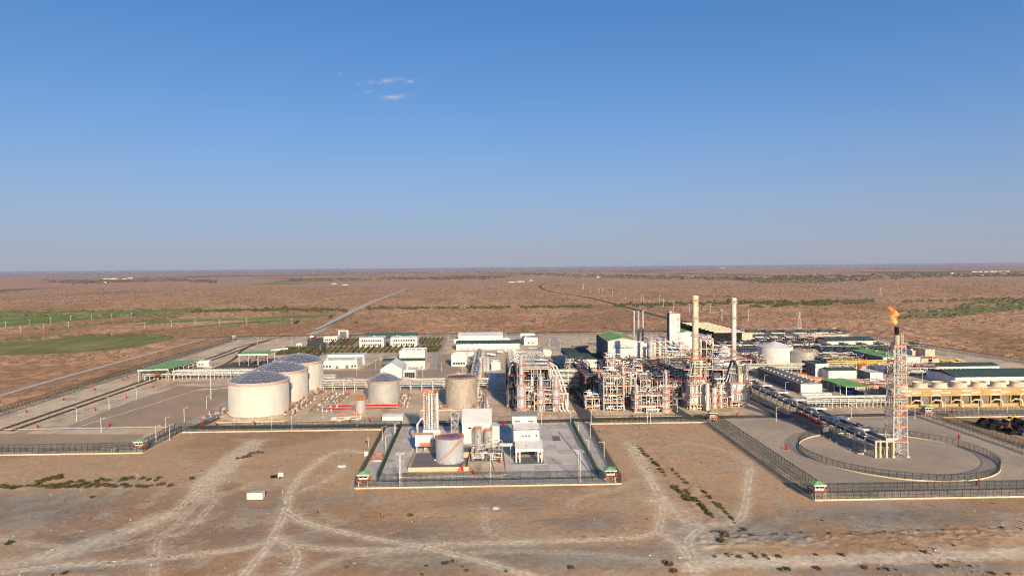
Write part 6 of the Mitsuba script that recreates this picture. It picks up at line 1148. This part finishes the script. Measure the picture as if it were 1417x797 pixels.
def shrubs(spots, lab, smin=.8, smax=1.6, kinds=(0, 1, 2)):
    for x, y in spots:
        s = R.uniform(smin, smax); k = numbered('shrub'); scene[k] = {**SHRUB[kinds[R.integers(len(kinds))] if R.random() > .25 else 3], **placed(x, y, -.05, R.uniform(0, 6), (s * R.uniform(.9, 1.4), s, s * R.uniform(.7, 1.1)))}
        labels[k] = {'label': lab, 'category': 'shrub', 'group': lab}
def along(a, b, n, jx=4, jy=1.5):
    t = (np.arange(n) + R.uniform(-.3, .3, n)) / max(1, n - 1); return [at(a[0] + (b[0] - a[0]) * u + R.uniform(-jx, jx), a[1] + (b[1] - a[1]) * u + R.uniform(-jy, jy)) for u in t]
shrubs(along((0, 673.5), (30, 675), 8) + along((36, 672), (46, 673), 3) + along((56, 673), (170, 672), 34, 3, 2) + along((172, 673), (230, 672), 10) + along((95, 668), (135, 668), 10, 4, 1.5), 'olive shrub in the dense row across the bare ground at the left', .9, 1.7)
shrubs(along((48, 667), (84, 660), 14, 3, 2.5) + along((110, 666), (150, 665), 5) + along((170, 664), (185, 660), 6, 3, 1.5) + along((196, 664), (222, 663), 8, 3, 2), 'sparse shrub behind the dense row at the left', .8, 1.8)
shrubs(along((331, 634), (343, 632), 6, 3, 1.5) + along((348, 628), (360, 626), 5, 3, 1) + [at(266, 662), at(12, 752), at(128, 688)], 'shrub on the sand between the left row and the tyre tracks', .9, 1.6)
shrubs(along((884, 618), (920, 657), 22, 1.2, 1.5) + along((931, 672), (952, 692), 22, 2, 2), 'shrub in the left trench row beside the wheel tracks on the right', .7, 1.5)
shrubs(along((947, 678), (985, 714), 30, 2, 2) + along((930, 649), (950, 670), 10, 1.5, 1.5) + along((968, 675), (1015, 722), 18, 2, 2), 'shrub in the right trench row beside the wheel tracks on the right', .6, 1.3)
shrubs([at(998, 749), at(1003, 742), at(1000, 738)], 'biggest dark green bush clump right of the crossing of the tracks', 1.6, 2.1, (1, 1, 0)); shrubs([at(1040, 741), at(1023, 735), at(984, 736), at(1030, 733)], 'dark bush right of the biggest bush clump', .8, 1.3)
shrubs([at(*p) for p in ((920, 778), (926, 781), (932, 790))], 'dry golden bush beside the bottom wheel tracks', 1, 1.6, (3, 0))
shrubs(along((995, 768), (1062, 770), 12, 5, 3), 'low bush along the pale track at the bottom right', .45, .9, (3, 0, 3))
shrubs([at(*p) for p in ((1080, 788), (1090, 788), (1132, 787), (1196, 786), (1216, 787), (1228, 788), (1240, 788), (1300, 784), (1310, 782), (1342, 783), (1373, 793), (1396, 794), (1130, 768), (1166, 768), (1295, 738), (1078, 770), (1280, 764), (1320, 755), (1390, 735), (1138, 720))], 'lone bush throwing a long shadow on the bank at the bottom right', .6, 1.15, (0, 3, 1))
shrubs([at(*p) for p in ((620, 778), (590, 783), (626, 776), (615, 780), (640, 784), (645, 790), (568, 713), (73, 795), (90, 793), (584, 795), (480, 785), (700, 790), (790, 786), (440, 709))], 'small scattered bush on the bare ground at the bottom', .6, 1.1, (3, 0, 1))
shrubs(along((1010, 742), (1417, 731), 26, 8, 2), 'small tuft along the rough bank at the bottom right', .35, .8, (3, 0, 1))
# stones and dry tufts strewn over the near ground
def strewn(name, n, box, size, mat, lab, shape, dens=None, kind='stuff', flat=.5):
    rg = np.random.default_rng(n); V, F = shape; vs, fs = [], []; c = 0
    x = rg.uniform(box[0], box[1], n * 3); y = np.exp(rg.uniform(math.log(box[2]), math.log(box[3]), n * 3)); k = meshkit.fbm(np.stack([x * .03, y * .03, 0 * x], 1), 3, 4 + n % 3) + rg.uniform(-.08, .08, n * 3) > .52; k &= ~in_poly(x, y, PLANT) & (seg_dist(x, y, np.vstack([PLANT, PLANT[:1]])) > 2); x, y = x[k][:n], y[k][:n]
    s = rg.lognormal(math.log(size), .5, len(x)); a = rg.uniform(0, 6.28, len(x)); vv = V[None] * s[:, None, None] * rg.uniform(.6, 1.3, (len(x), 1, 3)) * V3(1, 1, flat); ca, sa = np.cos(a)[:, None], np.sin(a)[:, None]
    vv = np.stack([vv[..., 0] * ca - vv[..., 1] * sa + x[:, None], vv[..., 0] * sa + vv[..., 1] * ca + y[:, None], vv[..., 2]], -1); ff = F[None] + (np.arange(len(x)) * len(V))[:, None, None]
    whole(name, M().add(vv.reshape(-1, 3), ff.reshape(-1, 3)), mat, lab, name.replace('_', ' '), kind=kind)
ico = trimesh.creation.icosphere(0); IC = (np.array(ico.vertices), np.array(ico.faces))
rg = np.random.default_rng(5); tv = []; tf = []
for i in range(9):
    a = rg.uniform(0, 6.28); d = V3(math.cos(a), math.sin(a), 0); e = V3(-d[1], d[0], 0) * .28; b = len(tv); h = rg.uniform(.5, 1.2); tv += [d * .15 - e, d * .15 + e, d * .9 + V3(0, 0, h)]; tf.append([b, b + 1, b + 2])
TU = (np.array(tv), np.array(tf))
strewn('stones', 9000, (-260, 330, 185, 385), .16, 'soil_hump', 'brown stones and clods strewn over the bare ground', IC)
strewn('pale_stones', 3500, (-260, 330, 185, 385), .14, 'steel', 'pale stones strewn over the bare ground', IC)
strewn('dry_grass', 4200, (-260, 330, 185, 385), .24, 'straw', 'dry brown tufts scattered over the bare ground', TU, flat=1)
# the steppe: tussocks beyond the fence, thousands of them
OC = (np.array([[1, 0, 0], [-1, 0, 0], [0, 1, 0], [0, -1, 0], [0, 0, 1], [0, 0, -1.0]]), np.array([[0, 2, 4], [2, 1, 4], [1, 3, 4], [3, 0, 4], [2, 0, 5], [1, 2, 5], [3, 1, 5], [0, 3, 5]]))
rg = np.random.default_rng(31); N = 62000
y = np.exp(rg.uniform(math.log(430), math.log(3600), N)); x = rg.uniform(-1.05, 1.15, N) * y
ok = ~in_poly(x, y, PLANT) & (meshkit.fbm(np.stack([x * .012, y * .012, 0 * x], 1), 3, 9) + rg.uniform(-.15, .15, N) > .42)
for pl in [FIELD] + LUSH: ok &= ~in_poly(x, y, pl)
for rs in ROADS.values():
    for line, w, *_ in rs: ok &= seg_dist(x, y, line) > w
ok &= seg_dist(x, y, np.vstack([PLANT, PLANT[:1]])) > 8; x, y = x[ok], y[ok]
sx_ = .5 * (2 * (945 * (x / y - .025) + 708.5))
gzf = lambda x, y: 0 * x
s = rg.lognormal(math.log(.7), .4, len(x)) * np.clip((y / 700) ** .75, .8, 3); V, F = OC; bump = rg.uniform(.7, 1.35, (len(x), len(V), 1))
ui = np.clip(np.searchsorted(us, x / y), 1, len(us) - 1); yi = np.clip(np.searchsorted(ys, y), 1, len(ys) - 1); z = GZ[yi, ui]
vv = V[None] * bump * s[:, None, None] * V3(1.25, 1.25, .75) + np.stack([x, y, z + .1], -1)[:, None]
whole('steppe_scrub', M().add(vv.reshape(-1, 3), (F[None] + (np.arange(len(x)) * len(V))[:, None, None]).reshape(-1, 3)), 'tussock', 'low brown scrub dotted over the steppe beyond the plant', 'scrub', kind='stuff')
# reeds and bushes: one mass per belt
def belt(name, lab, paths, n, size, mat='reed', h=1.0):
    rg = np.random.default_rng(n); vs, fs, c = [], [], 0; per = n // len(paths)
    for pts, wpx in paths:
        p = smooth_line(np.array(pts, float), 6); L = np.r_[0, np.cumsum(np.hypot(*np.diff(p, axis=0).T))]; u = rg.uniform(0, L[-1], per); px = np.interp(u, L, p[:, 0]); py = np.interp(u, L, p[:, 1]) + rg.normal(0, wpx * .35, per)
        keepn = meshkit.noise(np.stack([px * .11, py * .7, py * 0], 1), 2) > .33
        X = np.array([at(a, b) for a, b in zip(px[keepn], py[keepn])]); s = rg.lognormal(math.log(size), .35, len(X)) * np.clip(X[:, 1] / 1300, .6, 3); b = rg.uniform(.6, 1.4, (len(X), len(IC[0]), 1))
        vv = IC[0][None] * b * s[:, None, None] * V3(1.4, 1.4, h) + np.c_[X, s * h * .4][:, None]; vs.append(vv.reshape(-1, 3)); fs.append((IC[1][None] + (np.arange(len(X)) * len(IC[0]))[:, None, None]).reshape(-1, 3) + c); c += len(vs[-1])
    whole(name, M().add(np.vstack(vs), np.vstack(fs)), mat, lab, 'bushes', kind='stuff')
belt('hedgerow_bushes', 'dark green line of bushes crossing the desert behind the plant', [([(250, 432), (350, 430), (420, 429.5), (480, 430.5)], 2.5), ([(508, 427.5), (600, 427), (720, 426), (820, 425)], 2.2), ([(850, 424), (960, 421), (1050, 420), (1200, 419)], 4), ([(1040, 424), (1120, 421), (1210, 418)], 4)], 5200, 1.7, 'leaf_dark', .9)
belt('wetland_bushes', 'dark reeds and bushes in the wetland strips at the right', [([(1240, 441), (1320, 436), (1417, 427), (1470, 424)], 2), ([(1240, 432), (1300, 430), (1370, 425), (1420, 420)], 2.5), ([(1250, 418), (1330, 416.5), (1420, 414), (1470, 413)], 2.2), ([(1330, 424), (1370, 419), (1440, 417)], 2.4)], 4200, 1.7, 'reed', .8)
belt('field_edge_bushes', 'dark green bushes edging the irrigated fields at the left', [([(-40, 474), (60, 468), (140, 464.5), (200, 464), (236, 467)], 1.2), ([(-30, 432), (60, 431), (180, 430), (290, 427)], 1.3), ([(-40, 438), (60, 437), (100, 436)], 1.5), ([(40, 458), (120, 451), (200, 445), (260, 438)], 1.3), ([(110, 440), (200, 437), (250, 436)], 2)], 4200, 1.6, 'reed', .8)
belt('far_scrub_belt', 'dark far belts of scrub below the horizon', [([(60, 389), (140, 390), (230, 387), (300, 390)], 3), ([(400, 388), (520, 386), (620, 385), (700, 384)], 2.5), ([(700, 378), (900, 383), (1050, 386), (1200, 387)], 3), ([(1060, 384), (1200, 382), (1320, 381), (1440, 380)], 3.2), ([(180, 378), (420, 378), (700, 376), (1000, 374)], 1)], 9000, 2.0, 'scrub', .6)
belt('far_green_belt', 'far green belts of trees below the horizon', [([(1040, 390), (1130, 389), (1220, 385), (1330, 381), (1420, 380)], 2.2), ([(420, 389), (480, 388), (540, 386)], 1.2), ([(130, 389), (180, 388), (230, 387)], 1.2), ([(740, 380), (820, 383), (930, 386)], 1.4)], 3600, 1.8, 'reed', .8)

# ------------------------------------------------------------------ power lines and far buildings
def poles(px, h, group, name='power_pole', arm=2.4, w=.35):
    for (x, y), w_ in ordered(survey(*px)):
        t = thing(name, group, 'power pole', group); part(t, 'pole', M().tube([(x, y, 0), (x, y, h)], [w, w * .6], 6), 'steel'); part(t, 'crossarm', M().box(x - arm, x + arm, y - .15, y + .15, h * .9, h * .9 + .35), 'steel')
poles(((8, 453.5), (41, 450.5), (70, 447.5), (98, 445), (127, 443.5), (154, 441), (182, 440), (28, 461), (60, 457), (95, 454), (200, 455.5), (237, 453), (270, 451), (304, 450.5), (341, 450), (404, 449)), 10.5, 'slim power pole in the line across the green fields at the left')
poles(((890, 419), (887, 418.5), (913, 420), (918, 426.5), (954, 434.5), (848, 412.5), (866, 417), (834, 406), (830, 406), (817, 405), (983, 435), (999, 445), (1036, 446), (932, 430)), 21, 'tall power pole in the line crossing the desert right of centre', 'power_pole', 3, .5)
for px, py, h in ((807, 401, 26), (1106, 457, 26), (1218, 410, 24)):
    x, y = at(px, py); t = thing('pylon', {807: 'far lattice pylon beside the winding road', 1106: 'lattice pylon just behind the back fence at the right', 1218: 'lattice pylon in the steppe left of the flame'}[px], 'pylon'); m = M(); q = lambda i, z: V3(x + (2.6 - 2.2 * z / h) * (1, -1, -1, 1)[i % 4], y + (2.6 - 2.2 * z / h) * (1, 1, -1, -1)[i % 4], z)
    for i in range(4):
        m.bar(q(i, 0), q(i, h), .3)
        for k in range(6): m.bar(q(i, h * k / 6), q(i + 1, h * (k + 1) / 6), .18).bar(q(i + 1, h * k / 6), q(i, h * (k + 1) / 6), .18)
    part(t, 'lattice', m, 'steel', kind='stuff'); part(t, 'crossarm', M().bar((x - 5, y, h * .8), (x + 5, y, h * .8), .4).bar((x - 4, y, h * .95), (x + 4, y, h * .95), .4), 'steel')
far = [(146, 386.6, 9), (157, 386.5, 16), (172, 386.7, 8), (180, 385.6, 8), (145, 391.5, 5), (462, 393.5, 8), (478, 395, 10), (708, 391, 10), (720, 390.5, 14), (735, 389, 6), (828, 384.3, 6), (1186, 386.3, 6), (1298, 381.2, 6), (1318, 378.7, 6), (1330, 381.6, 5), (1349, 376.9, 10), (1357, 376.8, 8), (1365, 376.7, 8), (1375, 376.5, 14), (1387, 376.3, 12), (1394, 376.3, 8), (1359, 381.5, 7), (1000, 371.2, 8)]
for px, py, w in far:
    x, y = at(px, py); k = y / 945; t = thing('far_building', 'tiny white building far out below the horizon', 'building', 'tiny white buildings far out below the horizon'); W = w * .4 * k; part(t, 'wall', M().box(x - W, x + W, y, y + W, 0, 1.0 * k), 'far_white'); part(t, 'roof', M().section([(x - W * 1.04, 1.0 * k), (x, 1.5 * k), (x + W * 1.04, 1.0 * k)], 1, y - .1 * k, y + W), 'white_roof')
for px, py, w in ((1100, 390, 130), (1130, 383, 60), (330, 391.5, 40), (470, 394, 70), (1300, 379.5, 140)): struct('pale_flat', M().sheet(survey((px - w, py + .4), (px + w, py + .2), (px + w, py - .4), (px - w * .7, py - .4)), .3), 'road_pale', 'pale bare flat far out in the steppe')
